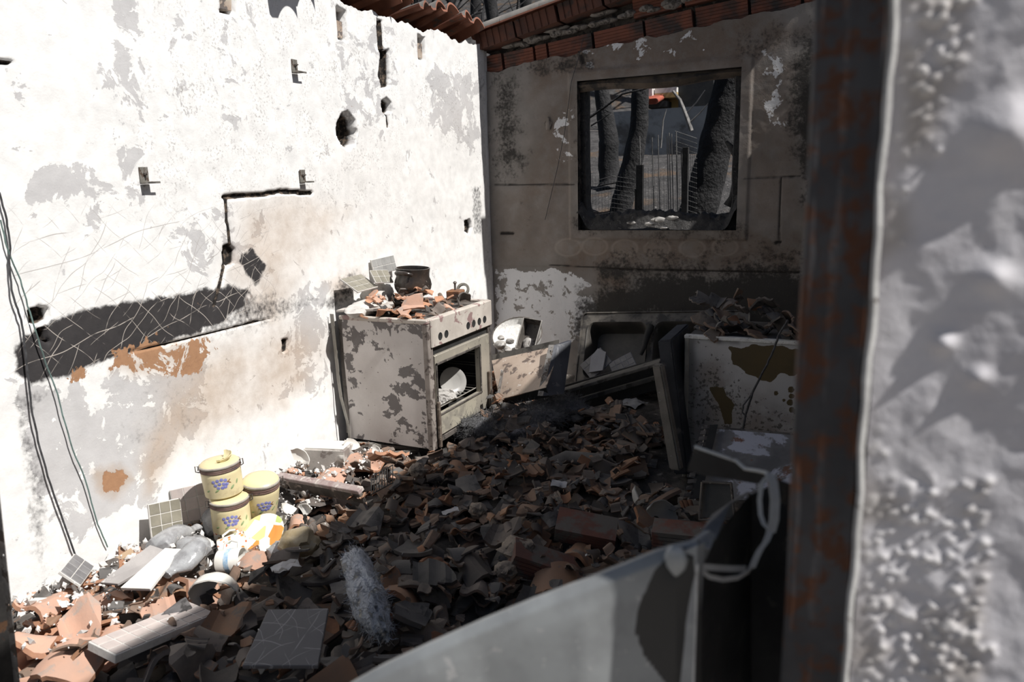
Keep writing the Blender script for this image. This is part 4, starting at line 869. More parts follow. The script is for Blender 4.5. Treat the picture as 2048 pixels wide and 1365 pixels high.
# gas valve block at the right end of the hob
vb = U(911, 593, X=.50); t = thing('valve_block', 'rusty gas valve block on the right of the cooker top', 'valve', (vb.x, vb.y, .80), (0, 0, .15))
a = MB(); a.cbox(-.05, .05, -.05, .06, 0, .055, .006); a.build('block', worn('rust_block', (.28, .13, .06), (.16, .08, .05), 12, (.08, .06, .05), 12), t)
a = MB(); a.tube([(0, 0, .05), (0, 0, .10)], .008, 8); a.lathe([(.001, .118), (.012, .112), (.014, .104), (.008, .098)], 12); a.build('spindle', steel_dk, t, 50)
a = MB(); a.lathe([(.03, -.012), (.045, -.012), (.048, 0), (.045, .012), (.03, .012), (.03, -.012)], 18, 0, TR((.02, .10, .045), (1.2, .3, 0))); a.build('burner_ring', worn('fuzzy_ash', (.26, .245, .21), (.16, .15, .13), 40, bump=.9), t, 50)
# ---- three yellow storage jars
yel = worn('yellow_glaze', (.72, .63, .38), (.66, .57, .34), 7, (.56, .47, .28), 18, (.58, .7), .35, 0, .08)
rub = worn('brown_seal', (.14, .085, .07), (.2, .13, .11), 16, (.09, .07, .065), 20); dusty = worn('dusty_rim', (.38, .35, .31), (.26, .23, .2), 18); bluem = worn('grape_blue', (.17, .18, .45), (.27, .28, .56), 90, rough=.4, bump=.05); leafm = worn('leaf_green', (.2, .3, .12), (.3, .38, .2), 60); stemm = worn('stem_brown', (.28, .15, .07), (.2, .1, .05), 60)
def jar(label, loc, rot, R_=.088, H_=.165, taper=0., face=-.72, gz_=.5):
    t = thing('storage_jar', label, 'jar', loc, rot, 'yellow grape-painted storage jars')
    r_at = lambda z: R_*(1-taper*(1-min(z/(H_*.72), 1))**1.6)
    zs_ = np.linspace(.006, H_*.70, 10)
    a = MB(); a.lathe([(.001, 0), (r_at(0)*.92, 0), (r_at(.004), .006)]+[(r_at(z), z) for z in zs_]+[(R_*.97, H_*.735), (R_*.93, H_*.75), (.001, H_*.75)], 40); body = a.build('body', yel, t, 50)
    for i, z in enumerate((.765, .815)):
        a = MB(); a.lathe([(R_*.9, H_*z-.005), (R_*1.02, H_*z-.004), (R_*1.035, H_*z), (R_*1.02, H_*z+.004), (R_*.9, H_*z+.005)], 40); a.build('seal_ring', rub, t, 50)
    a = MB(); a.lathe([(R_*.9, H_*.84), (R_*1.0, H_*.845), (R_*1.05, H_*.875), (R_*1.05, H_*.905), (R_*.99, H_*.925)], 40); a.build('lid_rim', dusty, t, 50)
    a = MB(); a.lathe([(R_*.99, H_*.925), (R_*.9, H_*.97), (R_*.6, H_*.995), (.001, H_*1.0)], 40); a.build('lid', yel, t, 50)
    for sgn in (-1, 1):
        th = face+sgn*1.35; c_, s_ = math.cos(th), math.sin(th)
        a = MB(); a.tube([(c_*R_*1.04, s_*R_*1.04, H_*.76), (c_*R_*1.2, s_*R_*1.2, H_*.80), (c_*R_*1.2, s_*R_*1.2, H_*.96), (c_*R_*1.05, s_*R_*1.05, H_*.94), (c_*R_*1.08, s_*R_*1.08, H_*.82)], .0026, 6); a.build('wire_clasp', steel_dk, t, 50)
    def dab(th, z, rr, mat, name, ry=1., tilt=0.):
        a = MB(); Rz = r_at(z)+.0006; n = 12; V = [(math.cos(th)*(Rz+.0022), math.sin(th)*(Rz+.0022), z)]
        for q in range(n):
            u = rr*math.cos(2*PI*q/n); v_ = rr*ry*math.sin(2*PI*q/n); u, v_ = u*math.cos(tilt)-v_*math.sin(tilt), u*math.sin(tilt)+v_*math.cos(tilt)
            rz = r_at(z+v_)+.0006; V.append((math.cos(th+u/rz)*rz, math.sin(th+u/rz)*rz, z+v_))
        a.add(V, [(0, 1+q, 1+(q+1) % n) for q in range(n)]); a.build(name, mat, body, 60)
    z0 = H_*.70*gz_; 
    for du, dz in ((-.028,.010),(-.012,.014),(.004,.016),(.018,.012),(-.022,-.004),(-.006,0),(.010,-.002),(.022,-.004),(-.012,-.016),(.004,-.017),(.015,-.015)):
        dab(face+du*1.2/R_, z0+dz*1.2, .0085, bluem, 'grape')
    dab(face+.036/R_, z0+.008, .012, stemm, 'stem_mark', .25, .7); dab(face+.037/R_, z0+.002, .012, stemm, 'stem_mark', .22, -.6)
    dab(face+.05/R_, z0-.028, .013, leafm, 'leaf_mark', .42, .8); dab(face-.022/R_, z0-.032, .012, leafm, 'leaf_mark', .35, .6); dab(face+.078/R_, z0-.008, .012, leafm, 'leaf_mark', .4, 1.2); dab(face-.07/R_, z0-.034, .010, leafm, 'leaf_mark', .4, .5)
    return t
jc = U(452, 1062, X=.34); JB = Vector((jc.x, jc.y, -.03))
J0 = U(455, 1055, Z=-.02); J1 = U(448, 1000, X=J0.x)
jar('lower yellow storage jar of the stack, half buried in rubble', (J0.x+.0, J0.y+.03, -.035), (.02, .02, 0), .090, .175, 0, -.75, .62)
jar('upper yellow storage jar stacked on another jar', (J0.x-.025, J0.y+.03, .142), (.03, -.05, 0), .092, .172, .04, -.82, .66)
J2 = U(514, 1038, Z=-.02); jar('single yellow storage jar standing right of the stacked jars', (J2.x-.02, J2.y+.06, -.03), (.05, .10, 0), .088, .215, .28, -.62, .60)
sc_ = MB(); 
def shard_bowl(label, loc, rot, r=.07, mat=None, a0=0, a1=2.4, group='broken crockery', name='crockery_shard', deep=.6, n=16, thick=.004):
    a = MB(); prof = [(r*.25, 0), (r*.6, r*.08*deep), (r*.85, r*.3*deep), (r, r*.7*deep)]
    prof2 = [(q-.0005, z+thick) for q, z in prof[::-1]]
    full = prof+[(r-thick, r*.7*deep+.001)]+[(max(q-thick*.7, .002), z+thick*.8) for q, z in prof[::-1]]+[prof[0]]
    rnd = random.Random(hash(label) % 999)
    a.lathe(full, n, 0, None, a0, a1, lambda t_, z: 1-.10*abs(math.sin(t_*5+z*40))*(.3 if .2 < (t_-a0)/(a1-a0) < .8 else 1))
    m = len(full); nn = n+1
    a.f.append(tuple(i*nn for i in range(m-1))); a.m.append(0); a.f.append(tuple((i*nn+n) for i in range(m-2, -1, -1))); a.m.append(0)
    o = a.build(name, mat or cream_c, None, 50, loc, rot); tag(o, label, 'shard', group); return o
shard_bowl('broken yellow pot shard on the lid of the upper jar', (J0.x-.02, J0.y+.03, .312), (.1, .2, -1.2), .055, yel, 0, 3.2)
# ================================================================== RUBBLE
rr = random.Random(11)
NTH = 'first second third fourth fifth sixth seventh eighth ninth tenth eleventh twelfth thirteenth fourteenth fifteenth sixteenth seventeenth eighteenth nineteenth twentieth'.split()+['%dth' % i for i in range(21, 80)]
SH = {}
SH['salmon'] = [worn('shard_salmon_top', (.50, .30, .215), (.44, .28, .21), 9, (.36, .28, .235), 11, (.54, .64), var=.18, bump=.25), worn('shard_salmon_edge', (.50, .26, .155), (.42, .22, .14), 14, var=.2)]  # paler copy of the clay, sunlight put into the colour of sunlit shards
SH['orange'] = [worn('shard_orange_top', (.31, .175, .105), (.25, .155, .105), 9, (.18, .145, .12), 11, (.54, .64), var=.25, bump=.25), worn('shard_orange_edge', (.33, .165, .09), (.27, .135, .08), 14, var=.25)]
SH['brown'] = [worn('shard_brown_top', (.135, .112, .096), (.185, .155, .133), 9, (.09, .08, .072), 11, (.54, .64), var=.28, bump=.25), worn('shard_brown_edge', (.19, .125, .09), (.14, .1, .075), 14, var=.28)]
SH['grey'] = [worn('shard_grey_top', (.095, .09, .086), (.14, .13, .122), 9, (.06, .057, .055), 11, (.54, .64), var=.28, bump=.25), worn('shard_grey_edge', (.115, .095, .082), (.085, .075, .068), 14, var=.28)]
def shard_bm(seed, kind, L=.20, W=.20):
    r = random.Random(seed); bm = bmesh.new(); nu, nv = 8, 3; th = .020
    amp = r.uniform(.025, .05); ph = r.uniform(0, 1); bend = r.uniform(-.01, .012)
    def pz(u):
        if kind == 0: q = (u+ph) % 1.0; return amp*math.sin(q*PI*2)
        if kind == 1: return amp*1.5*math.sin(min(max(u, 0), 1)*PI)
        if kind == 2: return (.014 if (u % .33) < .11 else 0)+.01*u
        return .018*(abs(u-.5)*2)**3
    g = [[bm.verts.new(((i/nu-.5)*W, (j/nv-.5)*L, pz(i/nu)+bend*(j/nv-.5)**2*4)) for j in range(nv+1)] for i in range(nu+1)]
    for i in range(nu):
        for j in range(nv): bm.faces.new((g[i][j], g[i+1][j], g[i+1][j+1], g[i][j+1]))
    for c in range(r.choice((3, 4, 4, 5))):
        a = r.uniform(0, 2*PI) if c > 1 else r.choice((0, 1, 2, 3))*PI/2+r.uniform(-.5, .5); n = Vector((math.cos(a), math.sin(a), 0)); d = r.uniform(.28, .46)*min(L, W)
        bmesh.ops.bisect_plane(bm, geom=bm.verts[:]+bm.edges[:]+bm.faces[:], plane_co=n*d, plane_no=n, clear_outer=True)
    for v in bm.verts:
        if v.is_boundary: v.co += Vector((r.uniform(-.005, .005), r.uniform(-.005, .005), 0))
    top = bm.faces[:]
    ret = bmesh.ops.extrude_face_region(bm, geom=top)
    nv_ = [e for e in ret['geom'] if isinstance(e, bmesh.types.BMVert)]
    for v in nv_: v.co.z += th
    bmesh.ops.recalc_face_normals(bm, faces=bm.faces[:])
    bm.normal_update()
    return bm
VAR = []
for i in range(22):
    bm = shard_bm(100+i, (0, 1, 0, 2, 3, 1, 0, 2)[i % 8], rr.uniform(.17, .26), rr.uniform(.16, .25)); bm.verts.index_update()
    if len(bm.faces) < 5: bm.free(); continue
    V = [v.co.copy() for v in bm.verts]; c = sum(V, Vector())/len(V); V = [v-c for v in V]
    F = [[v.index for v in f.verts] for f in bm.faces]; M = [0 if f.normal.z > .45 else 1 for f in bm.faces]; bm.free()
    size = max(v.xy.length for v in V)
    ent = {'V': np.array(V), 'F': F, 'M': M, 'r': size, 'me': {}}
    for kc, ms in SH.items():
        a = MB(); a.v = [tuple(v) for v in V]; a.f = [tuple(f) for f in F]; a.m = list(M); ent['me'][kc] = a.mesh('roof_tile_shard', ms, 28)
    VAR.append(ent)
HX0, HX1, HY0, HY1, HR_ = 0., 3.2, -5.6, 0., .02
NXh, NYh = int((HX1-HX0)/HR_)+1, int((HY1-HY0)/HR_)+1
gx, gy = np.meshgrid(HX0+np.arange(NXh)*HR_, HY0+np.arange(NYh)*HR_, indexing='ij')
HM = -.15+.05*fbm(np.stack([gx*3, gy*3, gx*0], -1), 4)
HM += .05*np.exp(-((gx-1.5)**2/.5+(gy+3.2)**2/2.))+.03*np.exp(-((gx-.1)/.18)**2)
HM -= .06*((gx < 1.1) & (gy < -4.0))*np.clip((-4.0-gy)/.2, 0, 1)
# where things stand, keep shards off
BLOCK = np.zeros_like(HM, bool)
def block(x0, x1, y0_, y1_): BLOCK[(gx > x0) & (gx < x1) & (gy > y0_) & (gy < y1_)] = True
block(0, .745, -2.37, -1.49); block(2.02, 3.2, -2.45, -1.2); block(J0.x-.15, J2.x+.06, J0.y-.11, J2.y+.16); block(.76, 2.12, -1.18, 0)
bed_z = HM.copy()
def hidx(x, y): return int(round((x-HX0)/HR_)), int(round((y-HY0)/HR_))
def Htop(x, y, r=.05):
    i, j = hidx(x, y); k = max(1, int(r/HR_)); s_ = HM[max(0, i-k):i+k+1, max(0, j-k):j+k+1]; return float(s_.max()) if s_.size else 0.
def Hq(x, y, r=.05, q=60):
    i, j = hidx(x, y); k = max(1, int(r/HR_)); s_ = HM[max(0, i-k):i+k+1, max(0, j-k):j+k+1]; return float(np.percentile(s_, q)) if s_.size else 0.
PLACED = []
def drop(ent, x, y, sc, kc, tilt=.28, sink=70, force=None):
    yaw = rr.uniform(0, 2*PI); e = Euler((rr.gauss(0, tilt), rr.gauss(0, tilt), yaw)) if force is None else Euler(force)
    if force is None and rr.random() < .3: e = Euler((rr.gauss(0, tilt)+PI, rr.gauss(0, tilt), yaw))
    R_ = np.array(e.to_matrix()); W_ = ent['V'] @ R_.T*sc; P_ = W_[:, :2]+np.array([x, y])
    ii = np.clip(np.round((P_[:, 0]-HX0)/HR_).astype(int), 0, NXh-1); jj = np.clip(np.round((P_[:, 1]-HY0)/HR_).astype(int), 0, NYh-1)
    if BLOCK[ii, jj].any() and force is None: return None
    if P_[:, 0].min() < .01 and force is None: return None
    z = float(np.percentile(HM[ii, jj]-W_[:, 2], sink))
    T = W_.copy(); T[:, 0] += x; T[:, 1] += y; T[:, 2] += z
    for (i, j, h) in zip(ii, jj, T[:, 2]):
        a = slice(max(0, i-1), i+2); b = slice(max(0, j-1), j+2); HM[a, b] = np.maximum(HM[a, b], h-.006)
    PLACED.append(dict(ent=ent, loc=(x, y, z), rot=tuple(e), sc=sc, kc=kc, T=T)); return PLACED[-1]
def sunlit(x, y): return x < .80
cand = []
for layer in range(2):
    for _ in range(1500 if layer == 0 else 1500):
        y = rr.uniform(-5.3, -.25); x = rr.uniform(.03, 3.05)
        # skip what the front wall, metal door and appliances hide
        if y < -4.6 and x > 2.2: continue
        if y < -5.0 and x > 1.6: continue
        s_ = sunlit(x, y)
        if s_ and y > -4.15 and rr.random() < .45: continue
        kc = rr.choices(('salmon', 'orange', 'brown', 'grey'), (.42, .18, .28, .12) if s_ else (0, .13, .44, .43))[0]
        sc = rr.choice((.36, .42, .5, .56, .64, .78)) * (1.08 if y < -4.1 else 1.)
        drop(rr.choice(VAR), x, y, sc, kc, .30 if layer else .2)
for _ in range(1500):   # small chips
    y = rr.uniform(-5.2, -.3); x = rr.uniform(.03, 3.0)
    if y < -4.6 and x > 2.2: continue
    drop(rr.choice(VAR), x, y, rr.uniform(.18, .36), rr.choices(('orange', 'brown', 'grey'), (.15, .45, .4))[0], .5)
# chosen large clean pieces in the sunlit near corner and elsewhere: (pixel, size, colour, tilt)
HERO = []
def hero(px_, py_, vi, sc, kc, rot, label, dz=0.):
    q = U(px_, py_, Z=.04); p = drop(VAR[vi % len(VAR)], q.x, q.y, sc, kc, 0, 55, rot)
    p['label'] = label; HERO.append(p)
hero(130,1345,1,1.00,'salmon',(.25,.15,.4),'large red-orange curved roof tile piece in the bottom left corner')
hero(165,1255,0,.85,'salmon',(.55,-.1,1.2),'ridged salmon roof tile piece beside the long mosaic strip')
hero(80,1290,5,0.94,'salmon',(.2,.3,2.2),'ochre roof tile piece next to the slotted upright')
hero(90,1225,2,0.86,'salmon',(-.2,.35,.2),'wavy terracotta tile piece near the left wall foot')
hero(390,1160,5,0.97,'salmon',(-.55,.3,-.3),'dusty pink curved tile piece beside the broken white bowl')
hero(500,1115,1,0.65,'salmon',(.3,.25,.5),'orange curved tile piece in front of the white mug')
hero(745,905,0,0.72,'salmon',(.2,-.2,1.3),'upright curved terracotta tile leaning before the cooker')
hero(780,945,3,0.90,'salmon',(-.6,.35,.9),'tan flat tile piece tipped up below the cooker')
hero(655,930,1,0.86,'salmon',(.2,.1,.2),'flat pink tile piece left of the cooker foot')
hero(590,1000,5,0.65,'salmon',(.1,-.35,.6),'salmon tile piece right of the storage jars')
hero(455,1255,0,0.86,'orange',(.2,.3,.5),'curled terracotta piece above the slate floor tile')
hero(430,1290,5,0.79,'brown',(.3,.2,2.),'grey-mauve tile piece left of the slate floor tile')
hero(870,1165,3,0.86,'grey',(.3,-.1,.5),'flat grey tile piece in the middle of the shaded rubble')
hero(795,1200,1,0.94,'orange',(-.4,.3,.3),'red curved tile piece right of the wool tuft')
hero(735,1040,2,0.86,'grey',(.15,.1,.2),'broad charcoal tile piece below the burnt drawer front')
hero(830,1260,3,0.86,'grey',(.5,.1,2.2),'long grey ridged tile near the metal door')
hero(1010,1080,0,0.79,'brown',(.2,.1,.2),'brown ridged tile piece beside the pale stone')
hero(940,900,3,0.94,'brown',(.1,.1,.6),'flat brown tile piece in front of the cooker')
hero(1160,1100,5,0.94,'orange',(-.2,.2,.1),'red half-round tile above the metal door edge')
hero(1100,1160,1,1.08,'orange',(.1,-.2,.4),'big red tile lump just behind the metal door')
hero(1080,1190,0,0.94,'grey',(.2,.2,.2),'grey wave tile lying over red tile behind the metal door')
def finish_rubble():
    # nearest and uppermost 300 become things of their own
    camv = CAM
    best = []
    for n, p in enumerate(PLACED):
        if 'label' in p: continue
        px_, py_ = proj(p['T']); vis = 0
        if px_.min() > 2040 or px_.max() < 5 or py_.min() > 1360: area = 0
        else: area = (px_.max()-px_.min())*(py_.max()-py_.min())
        i, j = hidx(p['loc'][0], p['loc'][1]); i = min(max(i, 0), NXh-1); j = min(max(j, 0), NYh-1)
        buried = HM[i, j]-p['T'][:, 2].max()
        if buried > .03 or (px_.mean() > 800 and py_.mean() > 1365-(px_.mean()-700)*.40): area *= .15
        best.append((area, n))
    best.sort(reverse=True); top = set(n for _, n in best[:170])
    marks = [((.38, -1.93), 'the cooker'), ((.42, -3.72), 'the yellow jars'), ((1.35, -4.3), 'the slate floor tile'), ((2.2, -2.2), 'the right-hand appliance'), ((1.06, -1.75), 'the fallen drawer'), ((1.5, -3.95), 'the wool tuft'), ((2.1, -3.4), 'the metal door'), ((.7, -4.5), 'the long mosaic strip'), ((1.6, -.9), 'the sink'), ((.2, -4.6), 'the left upright'), ((1.45, -2.7), 'the middle of the floor')]
    cn = {'salmon': 'pale salmon', 'orange': 'ochre-orange', 'brown': 'dusty brown', 'grey': 'sooty grey'}
    bulk = {k: MB() for k in SH}; named = {}
    for n, p in enumerate(PLACED):
        if n in top or 'label' in p:
            o = put(p['ent']['me'][p['kc']], 'roof_tile_shard', None, p['loc'], p['rot'], (p['sc'],)*3)
            if 'label' in p: tag(o, p['label'], 'tile shard')
            else:
                m = min(marks, key=lambda q: (q[0][0]-p['loc'][0])**2+(q[0][1]-p['loc'][1])**2)[1]
                sz = 'small' if p['sc'] < .5 else ('medium' if p['sc'] < .8 else 'large')
                lab = '%s %s roof tile shard near %s' % (sz, cn[p['kc']], m)
                named.setdefault(lab, []).append((float(proj(np.array(p['loc']))[0]), o, '%s %s shards near %s' % (sz, p['kc'], m.replace('the ', ''))))
        else:
            b = bulk[p['kc']]; k0 = len(b.v); b.v += [tuple(v) for v in p['T']]; b.f += [tuple(i+k0 for i in f) for f in p['ent']['F']]; b.m += p['ent']['M']
    for lab, L in named.items():
        L.sort(key=lambda q: q[0])
        for i, (_, o, g) in enumerate(L):
            tag(o, lab if len(L) == 1 else lab+', '+(('leftmost' if i == 0 else ('rightmost' if i == len(L)-1 else NTH[i]+' from left'))), 'tile shard', g)
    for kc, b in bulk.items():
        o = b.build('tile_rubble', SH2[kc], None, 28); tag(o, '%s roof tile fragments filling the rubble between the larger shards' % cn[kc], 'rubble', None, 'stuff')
# for the joined rubble the tone varies by place instead of by object
SH2 = {}
def spread(name, c1, c2, c3):
    k = NT(name); v = k.co('Object'); cell = k.voro(v, 7.5, 'F1', 1); sp_ = k.n('ShaderNodeSeparateColor'); k.put(sp_.inputs[0], cell)
    c = k.mix(sp_.outputs[0], c1, c2); c = k.mix(k.ramp(k.noise(v, 11, 6), .54, .64), c, c3)
    return k.done(c, .88, 0, k.bump(k.noise(v, 60, 4), .25, .004))
SH2['salmon'] = [spread('rubble_salmon', (.42, .25, .18), (.52, .33, .25), (.36, .28, .235)), SH['salmon'][1]]  # sunlight is put into this tone too
SH2['orange'] = [spread('rubble_orange', (.24, .14, .085), (.34, .2, .125), (.18, .145, .12)), SH['orange'][1]]
SH2['brown'] = [spread('rubble_brown', (.10, .083, .072), (.21, .172, .145), (.085, .075, .068)), SH['brown'][1]]
SH2['grey'] = [spread('rubble_grey', (.07, .066, .064), (.155, .145, .136), (.055, .052, .05)), SH['grey'][1]]
finish_rubble()
# bed of ash, grit and crumbs beneath
I = np.arange(NXh*NYh).reshape(NXh, NYh); Fb = np.stack([I[:-1, :-1], I[1:, :-1], I[1:, 1:], I[:-1, 1:]], -1).reshape(-1, 4)
Zb = bed_z+(fbm(np.stack([gx*30, gy*30, gx*0], -1), 3)-.5)*.03
me = wall_mesh('ash_bed', np.stack([np.clip(gx, .02, 3.14), np.clip(gy, -5.6, -.03), Zb], -1).reshape(-1, 3), Fb, {}, worn('ash_and_grit', (.03, .027, .025), (.065, .058, .053), 10, (.2, .185, .17), 26, (.62, .68), bump=.8, bdist=.01))
tag(link(bpy.data.objects.new('ash_bed', me)), 'dark ash and grit bed between the tile shards', 'ash', None, 'stuff')
# white plaster crumbs in the sunlit strip
cr = MB(); rc = random.Random(4)
for _ in range(1500):
    if rc.random() < .93: x = abs(rc.gauss(.2, .25))+.02; y = rc.uniform(-4.75, -2.5)
    else: x = rc.uniform(.1, 2.6); y = rc.uniform(-4.6, -1.)
    if x > 3: continue
    i, j = hidx(x, y)
    if BLOCK[i, j]: continue
    s_ = rc.choice((.003, .004, .006, .007, .010, .017)) if x < .8 else .005; z = HM[i, j]+s_*.3
    T = TR((x, y, z), (rc.uniform(0, 6), rc.uniform(0, 6), rc.uniform(0, 6)), (s_*rc.uniform(.7, 1.5), s_, s_*.6))
    V = [(1,0,0),(-1,.1,0),(0,1,.1),(.1,-1,0),(0,.1,1),(0,0,-1)]; V = [(a+rc.uniform(-.3, .3), b+rc.uniform(-.3, .3), c+rc.uniform(-.3, .3)) for a, b, c in V]
    cr.add(V, [(0,2,4),(2,1,4),(1,3,4),(3,0,4),(2,0,5),(1,2,5),(3,1,5),(0,3,5)], 0, T)
o = cr.build('plaster_crumbs', worn('plaster_white', (.78, .76, .73), (.62, .6, .57), 15)); tag(o, 'white plaster crumbs scattered over the rubble by the left wall', 'crumbs', None, 'stuff')
# ================================================================== MORE THINGS
wirem2 = worn('burnt_wire', (.03, .03, .032), (.07, .07, .075), 30); grn = worn('verdigris_wire', (.16, .24, .22), (.1, .14, .13), 30)
def wire(label, pts, r=.0035, mat=None, X=None, Y=None, jit=.004, name='hanging_wire'):
    q = [U(x_, y_, X=X, Y=Y) for x_, y_ in pts]; f = []; rn = random.Random(len(label))
    for a_, b_ in zip(q[:-1], q[1:]):
        for i in range(4): f.append(a_.lerp(b_, i/4)+Vector((rn.uniform(0, jit), rn.uniform(-jit, jit)*.4, 0)))
    f.append(q[-1]); m = MB(); m.tube([p-q[-1] for p in f], r, 5); o = m.build(name, mat or wirem2, None, 60, q[-1]); tag(o, label, 'wire'); return o
wire('dark twisted wire hanging down the far left of the left wall', [(-2,385),(12,440),(20,490),(18,520),(22,580),(32,612),(42,640),(48,690),(56,760),(64,830),(80,900),(100,970),(125,1040),(150,1110)], .0042, None, X=.02)
wire('thin greenish wire hanging beside the dark twisted wire', [(0,440),(14,500),(40,560),(55,612),(70,660),(90,725),(110,775),(125,830),(145,900),(170,960),(195,1050),(215,1095)], .0032, grn, X=.02)
wire('thin black wire dangling left of the window', [(1166,78),(1158,112),(1142,165),(1136,215),(1128,270),(1116,330),(1102,390),(1090,440)], .0028, None, Y=-.03, jit=.002)
wire('black cable hanging over the white appliance', [(1575,640),(1556,672),(1545,705),(1530,735),(1505,785),(1490,830),(1484,870),(1478,905)], .006, None, Y=-2.12, jit=.004)
wire('forked end of a cable against the white appliance', [(1506,785),(1486,812),(1484,825),(1490,832)], .004, None, Y=-2.10, jit=.003)
# ---- three angle brackets with bolts
gal2 = worn('bracket_steel', (.20, .19, .165), (.28, .265, .24), 25, (.12, .09, .07), 30, metal=.4, rough=.6)
for px_, py_, lb in ((288,350,'lower left bracket bolted to the white wall'),(605,352,'lower right bracket bolted above the wall crack'),(589,132,'upper bracket bolted to the white wall')):
    q = U(px_, py_, X=0.); t = thing('wall_bracket', 'small grey steel '+lb, 'bracket', q, (0, 0, 0), 'wall brackets'); t.scale = (.85, .72, .8)
    a = MB(); a.cbox(0, .006, -.038, .030, -.045, .045, .002); a.build('back_plate', gal2, t)
    a = MB(); a.cbox(.006, .052, -.038, .032, -.050, -.044, .0015); a.cbox(.046, .052, -.03, .07, -.05, -.038, .0015); a.build('shelf_plate', gal2, t)
    a = MB(); a.lathe([(.001, .020), (.009, .019), (.012, .014), (.012, .006)], 6, 0, TR((0, 0, .006), (0, PI/2, 0))); a.tube([(.006, 0, .006), (.032, 0, .006)], .005, 8); a.build('bolt', steel_dk, t)
# ---- enamel sink unit tipped forward below the window
def sink():
    ctr = U(1320, 700, Y=-.55); t = thing('sink_unit', 'soot-blackened double-bowl sink tipped forward under the window', 'sink', ctr)
    TL, TR_ = U(1166, 627, Y=-.30), U(1500, 622, Y=-.30); BL = U(1150, 772, Y=-.62); BR = TR_+(BL-TL)
    xv, yv = (TR_-TL), (BL-TL); nrm = xv.cross(yv).normalized()
    if nrm.y > 0: nrm = -nrm
    S_ = lambda u, v, d=0: TL+xv*u+yv*v+nrm*d
    def rr_(u0, u1, v0, v1, rad, k=5):
        pts = []
        for cx, cy, a0 in ((u1-rad, v1-rad*2.4, 0), (u0+rad, v1-rad*2.4, 90), (u0+rad, v0+rad*2.4, 180), (u1-rad, v0+rad*2.4, 270)):
            for i in range(k+1):
                a_ = math.radians(a0+90*i/k); pts.append((cx+rad*math.cos(a_), cy+rad*2.4*math.sin(a_)))
        return pts
    enam = worn('sooty_sink', (.16, .145, .125), (.09, .082, .072), 5, (.035, .032, .03), 7, (.45, .58), .4, .2, .1)
    bm = bmesh.new(); outer = [bm.verts.new(S_(u, v)) for u, v in rr_(0, 1, 0, 1, .03)]
    loops = [[bm.verts.new(S_(u, v)) for u, v in rr_(u0, u1, .13, .9, .05)] for u0, u1 in ((.04, .42), (.46, .80))]
    ed = []
    for L in [outer]+loops:
        for a_, b_ in zip(L, L[1:]+L[:1]): ed.append(bm.edges.new((a_, b_)))
    bmesh.ops.triangle_fill(bm, edges=ed, use_beauty=True)
    a = MB().bm(bm); ab(a, 'sink_deck', enam, t)
    e = MB(); e.tube([S_(u, v, .004) for u, v in rr_(0, 1, 0, 1, .03)]+[S_(*rr_(0, 1, 0, 1, .03)[0], .004)], .008, 6); ab(e, 'rolled_edge', enam, t, 60)
    for u0, u1 in ((.04, .42), (.46, .80)):
        r0 = rr_(u0, u1, .13, .9, .05); b = MB(); n = len(r0); V = []; F = []
        cu, cv = (u0+u1)/2, .515
        for k, (s_, d) in enumerate(((1, 0), (1, .008), (.97, .0), (.93, -.08), (.84, -.17))):
            for u, v in r0: V.append(S_(cu+(u-cu)*s_, cv+(v-cv)*s_, d))
        for k in range(4):
            for i in range(n): F.append((k*n+i, k*n+(i+1) % n, (k+1)*n+(i+1) % n, (k+1)*n+i))
        F.append(tuple(4*n+i for i in range(n))); b.add(V, F); ab(b, 'bowl', worn('sink_bowl_soot', (.05, .046, .042), (.09, .082, .072), 6, (.2, .2, .18), 9, (.62, .7), .5), t, 50)
    f = MB(); f.tube([S_(.44, .2, .02), S_(.43, .35, .05), S_(.42, .5, .06), S_(.40, .6, .05)], [.03, .028, .02, .016], 8); ab(f, 'charred_tap', black, t, 50)
    return S_
S_ = sink()
mosaic('dark mosaic tile sheet fallen into the left sink bowl', S_(.11, .93, .04), S_(.30, .55, .05)-S_(.11, .93, .04), S_(-.05, .40, .03)-S_(.11, .93, .04), 4, 3, .05, 'dark', back=worn('blue_grout', (.26, .27, .3), (.2, .2, .22), 20))
mosaic('dark mosaic tile sheet leaning in the sink behind another', S_(.26, .92, .05), S_(.40, .75, .05)-S_(.26, .92, .05), S_(.16, .5, .03)-S_(.26, .92, .05), 4, 3, .045, 'dark', back=MATS['blue_grout'])
pl_ = worn('bluish_plaster', (.40, .40, .42), (.32, .32, .34), 6); a = MB(); a.prism([(0, 0), (.11, .02), (.12, .17), (.05, .2), (.0, .13)], 0, .02); T = frame_T(S_(.10, .85, .05), S_(.2, .85, .05)-S_(.1, .85, .05), S_(.1, .5, .05)-S_(.1, .85, .05)); o = a.build('plaster_chunk', pl_, None, None, T.to_translation(), T.to_euler()); tag(o, 'pale blue-grey plaster chunk in the left sink bowl', 'plaster')
